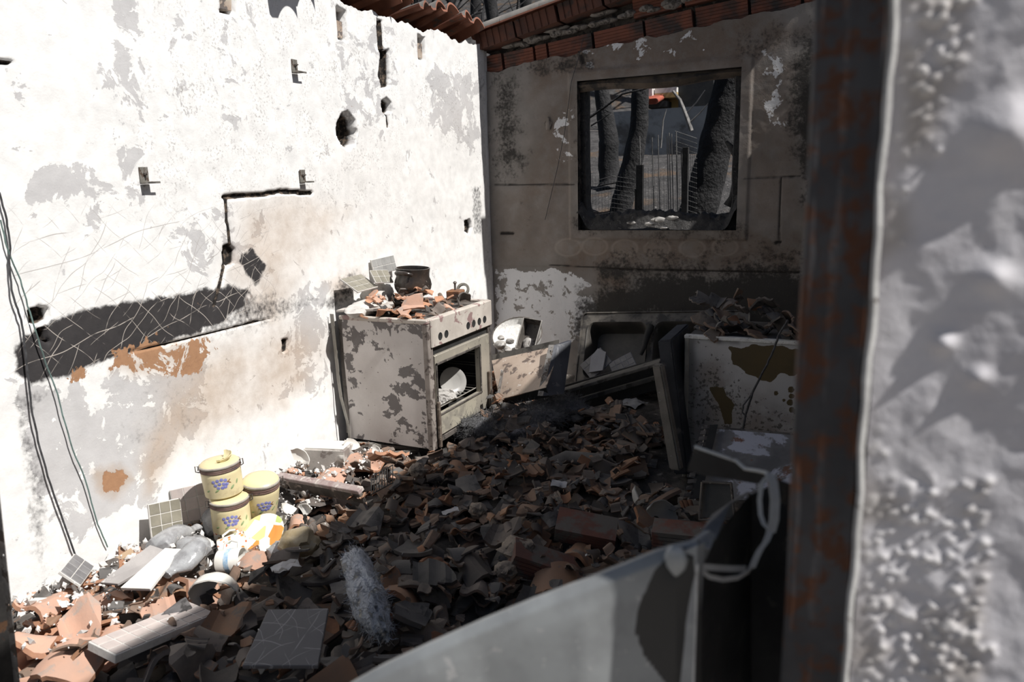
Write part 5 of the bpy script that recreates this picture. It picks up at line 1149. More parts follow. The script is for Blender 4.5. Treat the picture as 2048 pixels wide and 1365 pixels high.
# long burnt worktop edge in front of the sink
def bar(name, label, A, B, w_, h_, mat, cat, bev=.004, up=(0, 0, 1), group=None):
    A, B = Vector(A), Vector(B); T = frame_T(A, B-A, Vector(up).cross(B-A)); L = (B-A).length; a = MB(); a.cbox(0, L, -w_/2, w_/2, -h_/2, h_/2, bev)
    o = a.build(name, mat, None, None, T.to_translation(), T.to_euler()); tag(o, label, cat, group); return o
grw = worn('greyed_wood', (.15, .14, .125), (.09, .085, .077), 7, (.05, .045, .04), 9, (.55, .62), bump=.4)
bar('charred_worktop', 'long grey charred worktop edge lying before the sink', U(1128, 782, Y=-1.15), U(1322, 724, Y=-1.05), .12, .025, grw, 'board')
bar('charred_batten', 'thin charred cabinet rail below the worktop edge', U(1160, 800, Y=-1.1), U(1325, 752, Y=-1.0), .04, .03, grw, 'rail')
bar('burnt_cupboard_board', 'black burnt cabinet panel behind the worktop edge', U(1130, 800, Y=-.98), U(1330, 745, Y=-.90), .02, .22, black, 'panel')
# ---- fallen enamelled drawer, seen into its tray
def drawer():
    A, B, C_, D_ = U(984, 722, Y=-1.25), U(1118, 692, Y=-1.30), U(1092, 776, Y=-1.62), U(1000, 800, Y=-1.55)
    t = thing('enamel_tray', 'rust-mottled enamel drawer tipped over beside the cooker', 'drawer', (A+B+C_+D_)/4)
    en = worn('mottled_enamel', (.52, .42, .34), (.44, .34, .27), 5, (.16, .12, .10), 10, (.56, .585), .55, 0, .2, c4=(.62, .56, .5), s4=24, t4=(.62, .66))
    n = (B-A).cross(D_-A).normalized(); n = n if n.y < 0 else -n
    rows = [[A.lerp(B, u).lerp(D_.lerp(C_, u), v)+n*(.012*math.sin(u*5)*math.sin(v*3)) for u in np.linspace(0, 1, 10)] for v in np.linspace(0, 1, 8)]
    a = MB(); a.sheet(rows, .004); ab(a, 'tray', en, t, 40)
    a = MB(); ln = [A.lerp(B, u) for u in np.linspace(0, 1, 10)]; a.sheet([ln, [p+Vector((-.005, .02, .04)) for p in ln]], .004); ab(a, 'back_lip', grw, t)
    E0, E1 = U(1116, 690, Y=-1.32), U(1094, 792, Y=-1.62); F0, F1 = U(1143, 681, Y=-1.20), U(1128, 788, Y=-1.52)
    navy = worn('blue_black_front', (.028, .032, .045), (.05, .054, .068), 6, (.10, .10, .105), 16, (.6, .66), .5)
    G = [E0, F0, F1, E1]; nn = (F0-E0).cross(E1-E0).normalized(); th = Vector((-.022, -.016, 0)); ff = MB(); ff.add([tuple(p) for p in G]+[tuple(p+th) for p in G], [(0,1,2,3),(7,6,5,4),(0,4,5,1),(1,5,6,2),(2,6,7,3),(3,7,4,0)]); ab(ff, 'drawer_front', navy, t)
    g2 = MB(); g2.sheet([[E0+th, E0.lerp(E1, .5)+th, E1+th], [E0+th+Vector((-.038, -.004, -.002)), E0.lerp(E1, .5)+th+Vector((-.038, -.004, -.002)), E1+th+Vector((-.038, -.004, -.002))]], .003); ab(g2, 'side_flange', MATS['dull_galvanised'], t)
    for v in (.12, .5, .85):
        b = MB(); c = E0.lerp(E1, v)+th+Vector((-.016, -.008, -.001)); b.lathe([(.0005, .0006), (.006, .0006), (.0065, 0)], 10, 0, TR(c, (1.25, .2, -.3))); ab(b, 'screw_hole', black, t)
    h = MB(); ln = [D_.lerp(C_, u) for u in np.linspace(0, 1, 8)]; h.sheet([ln, [p+Vector((.01, .03, -.05-.02*i/8)) for i, p in enumerate(ln)]], .004); ab(h, 'front_lip', MATS['soot_black'], t)
drawer()
bar('steel_strip', 'grey steel strip leaning between cooker and drawer', U(990, 828, Y=-1.72), U(1005, 742, Y=-1.55), .035, .006, MATS['dull_galvanised'], 'strip', .001, (1, 0, 0))
a = MB(); a.prism([(0, 0), (.17, .01), (.165, .16), (.01, .18)], 0, .008); q = U(1003, 858, Y=-1.7); T = frame_T(q, (1, .05, 0), (.0, .25, 1)); o = a.build('dark_plate', steel_dk, None, None, T.to_translation(), T.to_euler()); tag(o, 'dark steel plate standing beside the cooker foot', 'plate')
# ---- round pan with a loaf tin on it, in the sunlit back corner
pq = U(1036, 672, Y=-.62); zinc = worn('ashy_metal', (.42, .40, .37), (.30, .28, .26), 14, (.6, .58, .55), 20, (.55, .62), .6, .2, .4)
t = thing('round_pan', 'round pan full of debris in the back corner', 'pan', pq+Vector((0, 0, -.03)), (.55, .05, .1))
a = MB(); a.lathe([(.001, 0), (.17, 0), (.185, .01), (.2, .06), (.205, .06), (.19, .0), (.17, -.008), (.001, -.008)], 36); a.build('pan_body', MATS['plaster_edge'], t, 50)
a = MB(); a.tube([(.205*math.cos(i*PI/16), .205*math.sin(i*PI/16), .06) for i in range(33)], .006, 6); a.build('rolled_rim', steel_dk, t, 60)
bq = U(1062, 676, Y=-.80); t = thing('loaf_tin', 'dark rectangular loaf tin tilted on the round pan', 'tin', bq, (1.05, .12, .05))
for nm, rows in (('tin_floor', [[(-.055,-.11,0),(.055,-.11,0)],[(-.055,.11,0),(.055,.11,0)]]), ('tin_wall', [[(-.055,-.11,0),(-.055,.11,0)],[(-.075,-.13,.075),(-.075,.13,.075)]]), ('tin_wall', [[(.055,.11,0),(.055,-.11,0)],[(.075,.13,.075),(.075,-.13,.075)]]), ('tin_wall', [[(.055,-.11,0),(-.055,-.11,0)],[(.075,-.13,.075),(-.075,-.13,.075)]]), ('tin_wall', [[(-.055,.11,0),(.055,.11,0)],[(-.075,.13,.075),(.075,.13,.075)]])):
    a = MB(); a.sheet([[Vector(p) for p in r] for r in rows], .003); a.build(nm, steel_dk, t)
a = MB(); a.tube([(-.075,-.13,.075),(.075,-.13,.075),(.075,.13,.075),(-.075,.13,.075),(-.075,-.13,.075)], .005, 6); a.build('tin_rim', zinc, t)
lumpy('tin_ash', ash, t, (0, -.05, .015), (.045, .05, .02), 8., 2, .8)
for i, (px_, py_, r_) in enumerate(((1000,690,.05),(1014,700,.04),(1020,683,.035),(1002,676,.03),(1032,702,.04))):
    q = U(px_, py_, Y=-.95+.02*i); o = lumpy('rubble_lump', zinc, None, (0, 0, 0), (r_, r_*.8, r_*.7), 30+i, 2, .8); o.location = q; tag(o, 'ash-grey lump beside the round pan, ' + ('below its left rim', 'lowest of the cluster', 'against the loaf tin', 'nearest the cooker', 'under the loaf tin')[i], 'lump', 'lumps by the pan')
# ---- white appliance standing against the right wall
def appliance():
    t = thing('white_appliance', 'scorched white appliance standing at the right wall', 'appliance', (2.6, -1.75, -.1))
    X0, X1, Yf, Yb, Z0, Z1 = 2.19, 3.05, -2.0, -1.42, -.11, .715
    xs, zs = np.linspace(X0, X1, 110), np.linspace(Z0, Z1, 104); Xg, Zg = np.meshgrid(xs, zs); P_ = np.stack([Xg, Xg*0+Yf, Zg], -1); px_, py_ = proj(P_)
    n2 = fbm(np.stack([Xg*20, Zg*20, Xg*0+4], -1), 4); n1 = fbm(np.stack([Xg*7, Zg*7, Xg*0+4], -1), 4)
    S2 = lambda poly, fe, am: soft(px_, py_, poly, fe, am, n2)
    br_ = S2([(1454,692),(1480,697),(1520,690),(1610,700),(1610,745),(1560,752),(1525,765),(1490,748),(1470,728)], 3, 8); br_ = np.maximum(br_, S2([(1420,776),(1445,778),(1466,810),(1468,850),(1447,852),(1440,810)], 4, 6))
    for cx, cy, r in ((1582,780,6),(1583,793,5),(1552,787,4),(1568,801,3),(1580,806,6),(1583,820,5),(1591,824,5)): br_ = np.maximum(br_, sstep(r+2, r-1, np.hypot(px_-cx, py_-cy)))
    tn_ = np.maximum(.7*S2([(1370,720),(1430,720),(1500,790),(1600,830),(1600,900),(1370,910)], 40, 20), .4*S2([(1385,680),(1420,690),(1400,740)], 15, 8)); gr_ = np.maximum(.7*S2([(1365,660),(1395,670),(1385,930),(1365,930)], 8, 6), .6*S2([(1380,668),(1480,678),(1480,690),(1380,680)], 5, 4))
    P_[..., 1] += (n1-.5)*.006
    k = NT('scorched_white'); v = k.co('Object'); a_, b_, c_ = k.attr('mA'); nf = k.noise(v, 45, 5, .65); nm = k.noise(v, 6, 5)
    c = k.mix(nm, (.50, .49, .49), (.40, .39, .385)); c = k.mix(k.math('MULTIPLY', b_, k.ramp(nm, .2, .6)), c, (.20, .155, .125)); c = k.mix(c_, c, (.10, .095, .088))
    c = k.mix(k.math('MULTIPLY', k.ramp(k.math('ADD', nf, k.math('MULTIPLY', b_, .25)), .70, .74), .8), c, (.06, .05, .042)); c = k.mix(k.ramp(k.math('ADD', a_, k.math('MULTIPLY', k.math('SUBTRACT', nf, .5), .5)), .45, .55), c, k.mix(nm, (.05, .04, .02), (.11, .07, .022)))
    mt = k.done(c, .6, .05, k.bump(nf, .2, .002)); nr, nc = Xg.shape; I = np.arange(nr*nc).reshape(nr, nc); F = np.stack([I[:-1, :-1], I[:-1, 1:], I[1:, 1:], I[1:, :-1]], -1).reshape(-1, 4)
    me = wall_mesh('side_panel', P_.reshape(-1, 3)-np.array(t.location), F, {'mA': np.stack([br_, tn_, gr_], -1).reshape(-1, 3)}, mt); link(bpy.data.objects.new('side_panel', me), t)
    a = MB(); a.cbox(X0, X1, Yf+.006, Yb, Z0, Z1-.004, .006); ab(a, 'casing', worn('sooty_casing', (.08, .075, .07), (.14, .13, .12), 5), t)
    a = MB(); a.cbox(X0-.006, X1, Yf-.008, Yf+.03, Z1-.012, Z1+.010, .004); ab(a, 'top_rim', MATS['plaster_edge'], t)
    a = MB(); a.cbox(X0-.004, X0+.022, Yf-.006, Yf+.02, Z0, Z1, .004); ab(a, 'corner_trim', steel_lt, t)
appliance()
# its black door hanging open, and a pale board edge leaning on it
def slab8(name, label, P8, mat, cat):
    a = MB(); a.add(P8, [(3,2,1,0),(4,5,6,7),(0,1,5,4),(1,2,6,5),(2,3,7,6),(3,0,4,7)]); c = sum((Vector(p) for p in P8), Vector())/8; a.v = [tuple(Vector(p)-c) for p in a.v]
    bm = bmesh.new(); me = a.mesh('x', mat); bm.from_mesh(me); bmesh.ops.recalc_face_normals(bm, faces=bm.faces[:]); bmesh.ops.bevel(bm, geom=bm.edges[:], offset=.008, segments=2, affect='EDGES'); b = MB().bm(bm); o = b.build(name, mat, None, 40, c); tag(o, label, cat); return o
nvy = worn('charred_door', (.022, .024, .03), (.04, .042, .05), 6, (.075, .075, .08), 14, (.58, .66), .5)
b0, b1 = U(1348, 950, Y=-2.12), U(1385, 945, Y=-1.80); t0, t1 = U(1315, 682, Y=-2.12), U(1352, 650, Y=-1.78); dx = Vector((.075, .01, .01))
slab8('burnt_oven_flap', 'black burnt door leaning against the white appliance', [tuple(b0), tuple(b0+dx), tuple(b1+dx), tuple(b1), tuple(t0), tuple(t0+dx), tuple(t1+dx), tuple(t1)], nvy, 'door')
b0 = U(1338, 940, Y=-2.22); t0 = U(1303, 730, Y=-2.22); dx = Vector((.062, 0, 0)); dy_ = Vector((.01, .05, 0))
slab8('mineral_board', 'narrow pale mineral board leaning left of the black door', [tuple(b0), tuple(b0+dx), tuple(b0+dx+dy_), tuple(b0+dy_), tuple(t0), tuple(t0+dx*.8), tuple(t0+dx*.8+dy_), tuple(t0+dy_)], worn('mineral_board', (.22, .20, .175), (.16, .145, .125), 10, (.3, .28, .25), 40, (.6, .66), bump=.8), 'board')
# ---- burnt metal cabinet lying in front of the appliance
def cabinet():
    t = thing('metal_cabinet', 'burnt metal cabinet with slotted edge behind the bent door', 'cabinet', U(1480, 960, Y=-2.7))
    A, B, C_, D_ = U(1412, 856, Y=-2.45), U(1600, 872, Y=-2.45), U(1600, 1010, Y=-2.85), U(1396, 1000, Y=-2.85)
    bl = worn('blistered_blue_white', (.10, .098, .10), (.17, .165, .165), 5, (.40, .41, .47), 6, (.53, .58), .55, .1, .2, c4=(.16, .08, .05), s4=9, t4=(.62, .68))
    rows = [[A.lerp(B, u).lerp(D_.lerp(C_, u), v)+Vector((0, -.01*math.sin(u*4)*math.sin(v*5), 0)) for u in np.linspace(0, 1, 10)] for v in np.linspace(0, 1, 8)]
    a = MB(); a.sheet(rows, .006); ab(a, 'door_panel', bl, t, 40)
    a = MB(); a.tube([A, B], .010, 8); a.tube([A, D_], .009, 8); ab(a, 'panel_edge', steel_dk, t, 50)
    E0, E1 = U(1404, 852, Y=-2.5), U(1366, 1000, Y=-2.95); w_ = Vector((.035, .02, 0)); n = 12
    for i in range(n):
        b = MB(); p = E0.lerp(E1, i/n); q = E0.lerp(E1, (i+.62)/n); b.sheet([[p, p+w_], [q, q+w_]], .003); ab(b, 'slotted_edge_tooth', steel_dk, t)
    b = MB(); b.sheet([[E0+w_*.7, E0+w_*2], [E1+w_*.7, E1+w_*2]], .003); ab(b, 'slotted_edge', black, t)
    e = MB(); G = [U(1405,965,Y=-2.95), U(1462,968,Y=-2.95), U(1470,1040,Y=-3.0), U(1398,1040,Y=-3.0)]; e.tube(G+[G[0]], .008, 8); ab(e, 'opening_frame', steel_dk, t, 50)
    f = MB(); f.sheet([[G[0]+Vector((0,.02,0)), G[1]+Vector((0,.02,0))], [G[3]+Vector((0,.02,0)), G[2]+Vector((0,.02,0))]], .004); ab(f, 'opening_back', MATS['sink_bowl_soot'], t)
cabinet()
# ---- insulation wool
def wool(label, c, ax, L, W_, H_, mat, n, seed, fl=1.):
    r = random.Random(seed); t = MB(); ax = Vector(ax).normalized(); sd_ = ax.cross(Vector((0, 0, 1))).normalized(); up = sd_.cross(ax)
    root = thing('insulation_wool', label, 'wool', c)
    lump = MB(); bm = bmesh.new(); bmesh.ops.create_icosphere(bm, subdivisions=4, radius=1); co = np.array([v.co[:] for v in bm.verts]); d = .65+.8*fbm(co*1.5+seed, 4)+.35*(fbm(co*7+seed, 3)-.5)
    for v, q, p in zip(bm.verts, d, co): v.co = ax*float(p[0]*L*q)+sd_*float(p[1]*W_*q)+up*float(p[2]*H_*q)
    sv = [v.co.copy() for v in bm.verts]; sn = [v.co.normalized() for v in bm.verts]
    lump.bm(bm); lump.build('matted_core', mat, root, 60)
    for _ in range(n):
        i = r.randrange(len(sv)); p = sv[i]*.95; dd = (sn[i]+Vector((r.gauss(0, .8), r.gauss(0, .8), r.gauss(0, .6)))).normalized(); q = [p]; s_ = r.uniform(.012, .035)*fl
        for k in range(3): dd = (dd+Vector((r.gauss(0, .5), r.gauss(0, .5), r.gauss(0, .5)))).normalized(); q.append(q[-1]+dd*s_)
        t.tube(q, [.0012, .001, .0008, .0004], 3, cap=False)
    f = t.build('loose_fibres', mat, root); f['kind'] = 'stuff'
wo1 = worn('pale_wool', (.50, .525, .58), (.34, .36, .40), 14, (.52, .5, .46), 20, (.55, .65), bump=1., bdist=.02); wo2 = worn('grey_wool', (.11, .11, .112), (.17, .17, .178), 9, (.32, .32, .345), 6, (.52, .68), bump=1., bdist=.02)
A = U(710, 1140, Z=.14); B = U(765, 1270, Z=.10); wool('bluish white wool tuft standing in the shaded rubble', (A+B)/2+Vector((0, 0, .02)), B-A, .24, .055, .085, wo1, 1100, 3, .45)
for k, (px_, py_, l_, w_, h_, lb) in enumerate(((965,855,.14,.12,.055,'dark grey wool heap beside the cooker foot'),(1025,858,.20,.13,.06,'grey wool heap with bluish sheen in front of the drawer'),(1078,835,.17,.10,.075,'matted grey wool heap under the drawer front'),(1120,812,.16,.10,.07,'small grey wool heap below the worktop edge'))):
    q = U(px_, py_, Z=.02); wool(lb, q, (1, .3, .0), l_, w_, h_, wo2, 1500, 10+k)
# ---- shards heaped on the cooker and on the appliance
def heap(x0, x1, y0_, y1_, z0, n, where, sc0, sc1, kcs, tilt=.35, cap=9):
    keep = HM.copy(); m = (gx > x0-.03) & (gx < x1+.03) & (gy > y0_-.03) & (gy < y1_+.03); HM[m] = z0; BLOCK[m] = False; PLACED.clear(); k = 0
    while len(PLACED) < n and k < n*20:
        k += 1; x = rr.uniform(x0, x1); y = rr.uniform(y0_, y1_); sc = rr.uniform(sc0, sc1); e = rr.choice(VAR)
        if x-e['r']*sc*.4 < x0-.02 or x+e['r']*sc*.4 > x1+.02 or y-e['r']*sc*.4 < y0_-.03 or y+e['r']*sc*.4 > y1_+.03: continue
        drop(e, x, y, sc, rr.choices(('salmon', 'orange', 'brown', 'grey'), kcs)[0], tilt)
    cn = {'salmon': 'pale salmon', 'orange': 'ochre-orange', 'brown': 'dusty brown', 'grey': 'sooty grey'}
    named = {}
    for p in PLACED:
        o = put(p['ent']['me'][p['kc']], 'roof_tile_shard', None, p['loc'], p['rot'], (p['sc'],)*3); xx = (p['loc'][0]-x0)/(x1-x0); yy = (p['loc'][1]-y0_)/(y1_-y0_)
        pos = ('towards the wall' if where == 'cooker' else 'at its left') if xx < .4 else (('by the front edge' if where == 'cooker' else 'at its right') if xx > .6 else 'in the middle')
        pos2 = 'near end' if yy < .4 else ('far end' if yy > .65 else 'centre')
        named.setdefault('%s %s shard on the %s, %s, %s' % ('small' if p['sc'] < .5 else 'larger', cn[p['kc']], where, pos, pos2), []).append((float(proj(np.array(p['loc']))[0]), o))
    for lab, L in named.items():
        L.sort(key=lambda q: q[0])
        for i, (_, o) in enumerate(L): tag(o, lab if len(L) == 1 else lab+', '+NTH[i]+' from left', 'tile shard', 'shards on the %s' % where)
    top = HM.copy(); HM[:] = keep; return top
HT = heap(.12, .72, -2.33, -1.66, .776, 80, 'cooker', .24, .56, (.5, .1, .25, .15), .35)
_i, _j = hidx(pot.location.x, pot.location.y); pot.location.z = float(np.percentile(HT[_i-2:_i+3, _j-2:_j+3], 75))
heap(2.16, 3.04, -2.0, -1.45, .72, 72, 'white appliance', .3, .7, (0, .06, .4, .54), .45)
# ---- floor: slate tile, mosaic strips, crockery, glass
def on(px_, py_, z=.06, r=.05):
    z_ = .03
    for _ in range(5):
        p = U(px_, py_, Z=z_+(z-.06)*.6); z_ = Hq(min(max(p.x, .03), 3.1), p.y, r, 72)
    return U(px_, py_, Z=z_+(z-.06)*.6)
def quad_slab(name, label, pix, z, th, mat, cat, dz=None):
    zz = .05
    for _ in range(4):
        G_ = [U(x_, y_, Z=zz) for x_, y_ in pix]; C0 = sum(G_, Vector())/len(G_); zz = max([Hq(p.lerp(C0, f).x, p.lerp(C0, f).y, .03, 80) for p in G_ for f in (0, .5)]+[0.])+.012
    zz += z-.10
    P_ = [U(x_, y_, Z=zz+(dz[i] if dz else 0)) for i, (x_, y_) in enumerate(pix)]; c = sum(P_, Vector())/len(P_); n = (P_[1]-P_[0]).cross(P_[-1]-P_[0]).normalized(); n = n if n.z > 0 else -n
    k = len(P_); V = [tuple(p-c) for p in P_]+[tuple(p-c-n*th) for p in P_]; a = MB(); a.add(V, [tuple(range(k)), tuple(range(2*k-1, k-1, -1))]+[(i, i+k, (i+1) % k+k, (i+1) % k) for i in range(k)])
    bm = bmesh.new(); me = a.mesh('x', mat); bm.from_mesh(me); bmesh.ops.recalc_face_normals(bm, faces=bm.faces[:]); bmesh.ops.bevel(bm, geom=bm.edges[:], offset=.002, segments=1, affect='EDGES'); o = MB().bm(bm).build(name, mat, None, None, c); tag(o, label, cat); return o
k = NT('scratched_slate'); v = k.co('Object'); c = k.mix(k.noise(v, 9, 5), (.105, .10, .105), (.155, .148, .15)); ln = None
for rot, s2, d in ((.4, 5, 3), (1.3, 4, 2), (2.2, 6, 4), (2.9, 3.5, 2)):
    m = k.n('ShaderNodeMapping'); k.put(m.inputs[0], v); m.inputs[2].default_value = (0, 0, rot); l = k.math('MULTIPLY', k.ramp(k.wave(m.outputs[0], s2, d, 1.5), .9955, .9992), k.ramp(k.noise(m.outputs[0], 7, 3), .42, .52)); ln = l if ln is None else k.math('MAXIMUM', ln, l)
c = k.mix(k.math('MULTIPLY', ln, .6), c, (.42, .41, .40)); slate = k.done(c, .6, 0, k.bump(k.noise(v, 70, 4), .2, .002))
quad_slab('slate_floor_tile', 'square scratched dark slate tile lying in the near rubble', [(536,1219),(657,1217),(636,1332),(484,1332)], .15, .014, slate, 'floor tile', [.03, .03, -.01, -.01])
o_, x1_, y1_ = on(176, 1284, .08, .06), on(214, 1303, .08, .06), on(345, 1186, .08, .06)
mosaic('long grey mosaic strip on a board in the sunlit rubble', o_, y1_-o_, x1_-o_, 7, 3, .052, 'pink', gap=.005, th=.03, sy=.040, name='mosaic_tile_strip')
quad_slab('charred_board', 'dark splintered board under the long mosaic strip', [(225,1302),(262,1300),(386,1216),(372,1194)], .085, .03, worn('splintered_board', (.085, .08, .08), (.15, .14, .14), 8, (.04, .037, .036), 12), 'board', [0, -.03, -.02, .0])
mosaic('mosaic sheet propped against the left wall foot, rightmost', on(352,1052,.10), on(402,1040,.10)-on(352,1052,.10), Vector((-.25, .1, 1)), 3, 3, .055, 'pink')
mosaic('mosaic sheet propped against the left wall foot, in front', on(304,1080,.08), on(352,1068,.07)-on(304,1080,.08), Vector((-.25, .15, 1)), 3, 3, .05, 'olive')
mosaic('small dark mosaic sheet leaning behind the others at the wall', on(292,1070,.06), Vector((.05, 1, .55)), Vector((-.5, -.1, 1)), 3, 1, .05, 'dark')
mosaic('dark mosaic sheet lying by the hanging wires', on(162,1172,.04), on(200,1120,.07)-on(162,1172,.04), on(150,1165,.12)-on(162,1172,.04)+Vector((-.1,0,.02)), 4, 2, .045, 'dark')
plw = worn('white_plaster_slab', (.80, .78, .74), (.70, .68, .64), 5, (.45, .42, .39), 9, (.62, .68)); scm = worn('scratched_back', (.40, .375, .36), (.32, .30, .29), 6, (.55, .53, .5), 30, (.62, .66))
quad_slab('tile_backing', 'grey tile backing slab sloping down from the wall', [(200,1165),(235,1168),(345,1105),(300,1090)], .09, .014, scm, 'slab', [.0, .0, .03, .06])
quad_slab('plaster_slab', 'white plaster slab beside the grey tile backing', [(240,1176),(300,1178),(362,1098),(330,1096)], .12, .016, plw, 'slab', [-.02, -.02, .03, .05])
quad_slab('plaster_slab', 'white plaster slab sticking out by the slotted upright', [(26,1196),(100,1196),(158,1212),(60,1214)], .06, .018, plw, 'slab', [.03, .02, -.01, .0])
quad_slab('wood_strip', 'thin tan wood strip at the foot of the left wall', [(206,1130),(216,1134),(268,1104),(262,1096)], .07, .01, worn('tan_strip', (.42, .3, .19), (.34, .24, .16), 8), 'strip')
# melted glass
gk = NT('cloudy_glass'); v = gk.co('Object'); clg = gk.done(gk.mix(gk.ramp(gk.noise(v, 20, 5), .4, .65), (.62, .63, .64), (.42, .42, .43)), gk.ramp(gk.noise(v, 30, 4), .4, .7, .12, .45), 0, gk.bump(gk.noise(v, 30, 3), .3, .006), None, .45, 1.45)
def bottle(label, A, B, r, flat=.6, neck=.35, mat=None):
    A, B = Vector(A), Vector(B); T = frame_T(A, B-A, Vector((0, 0, 1)).cross(B-A)); L = (B-A).length; n = 18; a = MB(); rn = random.Random(len(label)); ph = rn.uniform(0, 6)
    prof = [(0.001, 0), (r*.9, .004), (r, .02), (r*1.02, L*.3), (r*.98, L*.58), (r*.7, L*.72), (r*neck, L*.82), (r*neck*.9, L*.95), (r*neck*1.1, L*.97), (r*neck*1.05, L), (.001, L)]
    a.lathe(prof, n, 0, Matrix.Rotation(PI/2, 4, 'Y'), wob=lambda t_, z: 1+.10*math.sin(2*t_+z*14+ph)+.06*math.sin(3*t_-z*25))
    a.v = [(x_, y_, z_*flat+.010*math.sin(x_*18+ph)) for x_, y_, z_ in a.v]
    o = a.build('melted_bottle', mat or clg, None, 60, T.to_translation(), T.to_euler()); tag(o, label, 'bottle', 'melted bottles'); return o
bottle('large cloudy melted bottle lying below the mosaic sheets', on(312,1092,.13), on(396,1050,.14), .062)
bottle('bluish slumped bottle lying left of the white bowl', on(398,1092,.12), on(330,1150,.10), .06, .7, .45)
bottle('clear crumpled bottle left of the stacked jars', on(436,1062,.10), on(414,1012,.16), .05, .8, .6)
lum = lumpy('melted_glass', clg, None, (0, 0, 0), (.07, .06, .045), 3.3, 3, .7); lum.location = on(388,1095,.10); tag(lum, 'lump of cloudy melted glass behind the slumped bottle', 'glass')
lum = lumpy('melted_glass', worn('amber_glass', (.26, .2, .11), (.36, .3, .2), 15, rough=.2), None, (0, 0, 0), (.10, .07, .06), 7.7, 3, .8); lum.location = on(600,1085,.08); tag(lum, 'amber-brown melted glass lump at the shadow edge', 'glass')
lum = lumpy('melted_glass', clg, None, (0, 0, 0), (.06, .05, .04), 5.1, 3, .8); lum.location = on(560,1105,.09); tag(lum, 'pale melted glass lump right of the white mug', 'glass')
# crockery
def mug(label, loc, rot, r=.042, h=.09, mat=None, deco=None, hd=None):
    t = thing('mug', label, 'mug', loc, rot, 'mugs in the rubble'); a = MB(); a.lathe([(.001, 0), (r*.9, 0), (r, .004), (r, h), (r-.002, h+.002), (r-.004, h), (r-.005, .008), (.001, .006)], 30); a.build('body', mat or cream_c, t, 50)
    th = hd if hd is not None else 2.; c_, s_ = math.cos(th), math.sin(th); b = MB(); b.tube([(c_*r*.96, s_*r*.96, h*.8), (c_*r*1.5, s_*r*1.5, h*.78), (c_*r*1.7, s_*r*1.7, h*.5), (c_*r*1.45, s_*r*1.45, h*.22), (c_*r*.96, s_*r*.96, h*.2)], .006, 8); b.build('handle', mat or cream_c, t, 60)
    if deco:
        d = MB(); d.lathe([(r+.0006, h*.40), (r+.0008, h*.52), (r+.0006, h*.60)], 30); d.build('painted_band', deco, t, 50)
    return t
bandb = worn('blue_band', (.25, .45, .66), (.55, .66, .75), 30); k = NT('fruit_print'); v = k.co('Object'); vc = k.voro(v, 45, 'F1', 1); vd = k.voro(v, 45, 'F1', 0); sp_ = k.n('ShaderNodeSeparateColor'); k.put(sp_.inputs[0], vc)
c = k.mix(sp_.outputs[0], (.55, .12, .06), (.62, .38, .08)); c = k.mix(k.ramp(sp_.outputs[1], .6, .7), c, (.25, .3, .12)); c = k.mix(k.ramp(vd, .30, .36), c, (.78, .74, .66)); fruit = k.done(c, .35)
mq = on(438,1125,.11); mug('white mug with a blue band lying on its side', mq, (1.45, 0, 1.95), .052, .11, None, bandb, 1.)
mug('small fruit-patterned cup standing before the lower jar', on(447,1078,.05), (.12, .1, 0), .042, .07, fruit, None, 2.4)
mug('large patterned mug tipped over below the stacked jars', on(440,1105,.10), (1.35, .1, 2.35), .058, .12, fruit, None, .6)
o = plate('patterned_plate', 'yellow and orange patterned plate right of the lower jar', on(525,1070,.09), (.55, -.2, .5), .11, None, .014)
k = NT('citrus_print'); v = k.co('Object'); vc = k.voro(v, 16, 'F1', 1); sp_ = k.n('ShaderNodeSeparateColor'); k.put(sp_.inputs[0], vc); c = k.mix(k.ramp(sp_.outputs[0], .55, .6), (.80, .78, .7), (.8, .66, .3)); c = k.mix(k.ramp(sp_.outputs[1], .68, .7), c, (.8, .3, .07)); c = k.mix(k.ramp(sp_.outputs[2], .85, .87), c, (.5, .6, .2)); o.data.materials[0] = k.done(c, .3)
bowl = shard_bowl('broken white ribbed bowl at the shadow edge', on(440,1160,.12), (2.0, .3, .6), .10, cream_c, 0, 4.4, 'broken crockery', 'crockery_shard', 1.1, 28)
for i, (px_, py_, a0, a1, r_, rot, lb, mt) in enumerate(((500,1052,0,2.6,.075,(.2,.5,.3),'curved white shard at the foot of the single jar',cream_c),(590,930,0,2.0,.09,(1.2,.2,.6),'large dull white bowl shard behind the jars',cream_c),(525,1000,.5,2.5,.05,(.4,.9,.2),'cream cup shard right of the single jar',cream_c),(580,1035,0,2.2,.07,(.6,.3,2.),'pointed white shard beside salmon tile',cream_c),(610,1040,.3,1.9,.06,(.9,-.3,.4),'cream shard at the shadow edge',cream_c),
        (700,905,0,2.4,.07,(.9,.2,1.4),'cream bowl shard among rubble left of the cooker',cream_c),(690,925,0,2.8,.06,(.3,.6,2.4),'white cup shard below the pink tile piece',cream_c),(745,930,0,2.,.055,(.7,.4,.2),'small cream shard at the cooker foot',cream_c),(825,910,.2,2.4,.075,(1.,.1,.9),'pale curved shard at the near cooker corner',cream_c),(410,1130,0,3.2,.05,(.5,.2,1.2),'small white saucer shard left of the broken bowl',cream_c),(560,1060,0,2.,.06,(.2,-.5,.4),'cream shard beside the patterned plate',cream_c),
        (1310,1040,0,2.6,.10,(1.3,.3,.8),'pale cone-shaped shard in the shaded rubble on the right',worn('dull_shade_ceramic',(.34,.33,.31),(.4,.39,.37),8)),(1275,1015,0,2.2,.09,(1.0,-.2,2.),'grey curved shard left of the cone-shaped one',MATS['dull_shade_ceramic']))):
    q = on(px_, py_, .06); shard_bowl(lb, (q.x, q.y, max(Hq(q.x, q.y, .04, 60), -.05)+.01), rot, r_, mt, a0, a1)
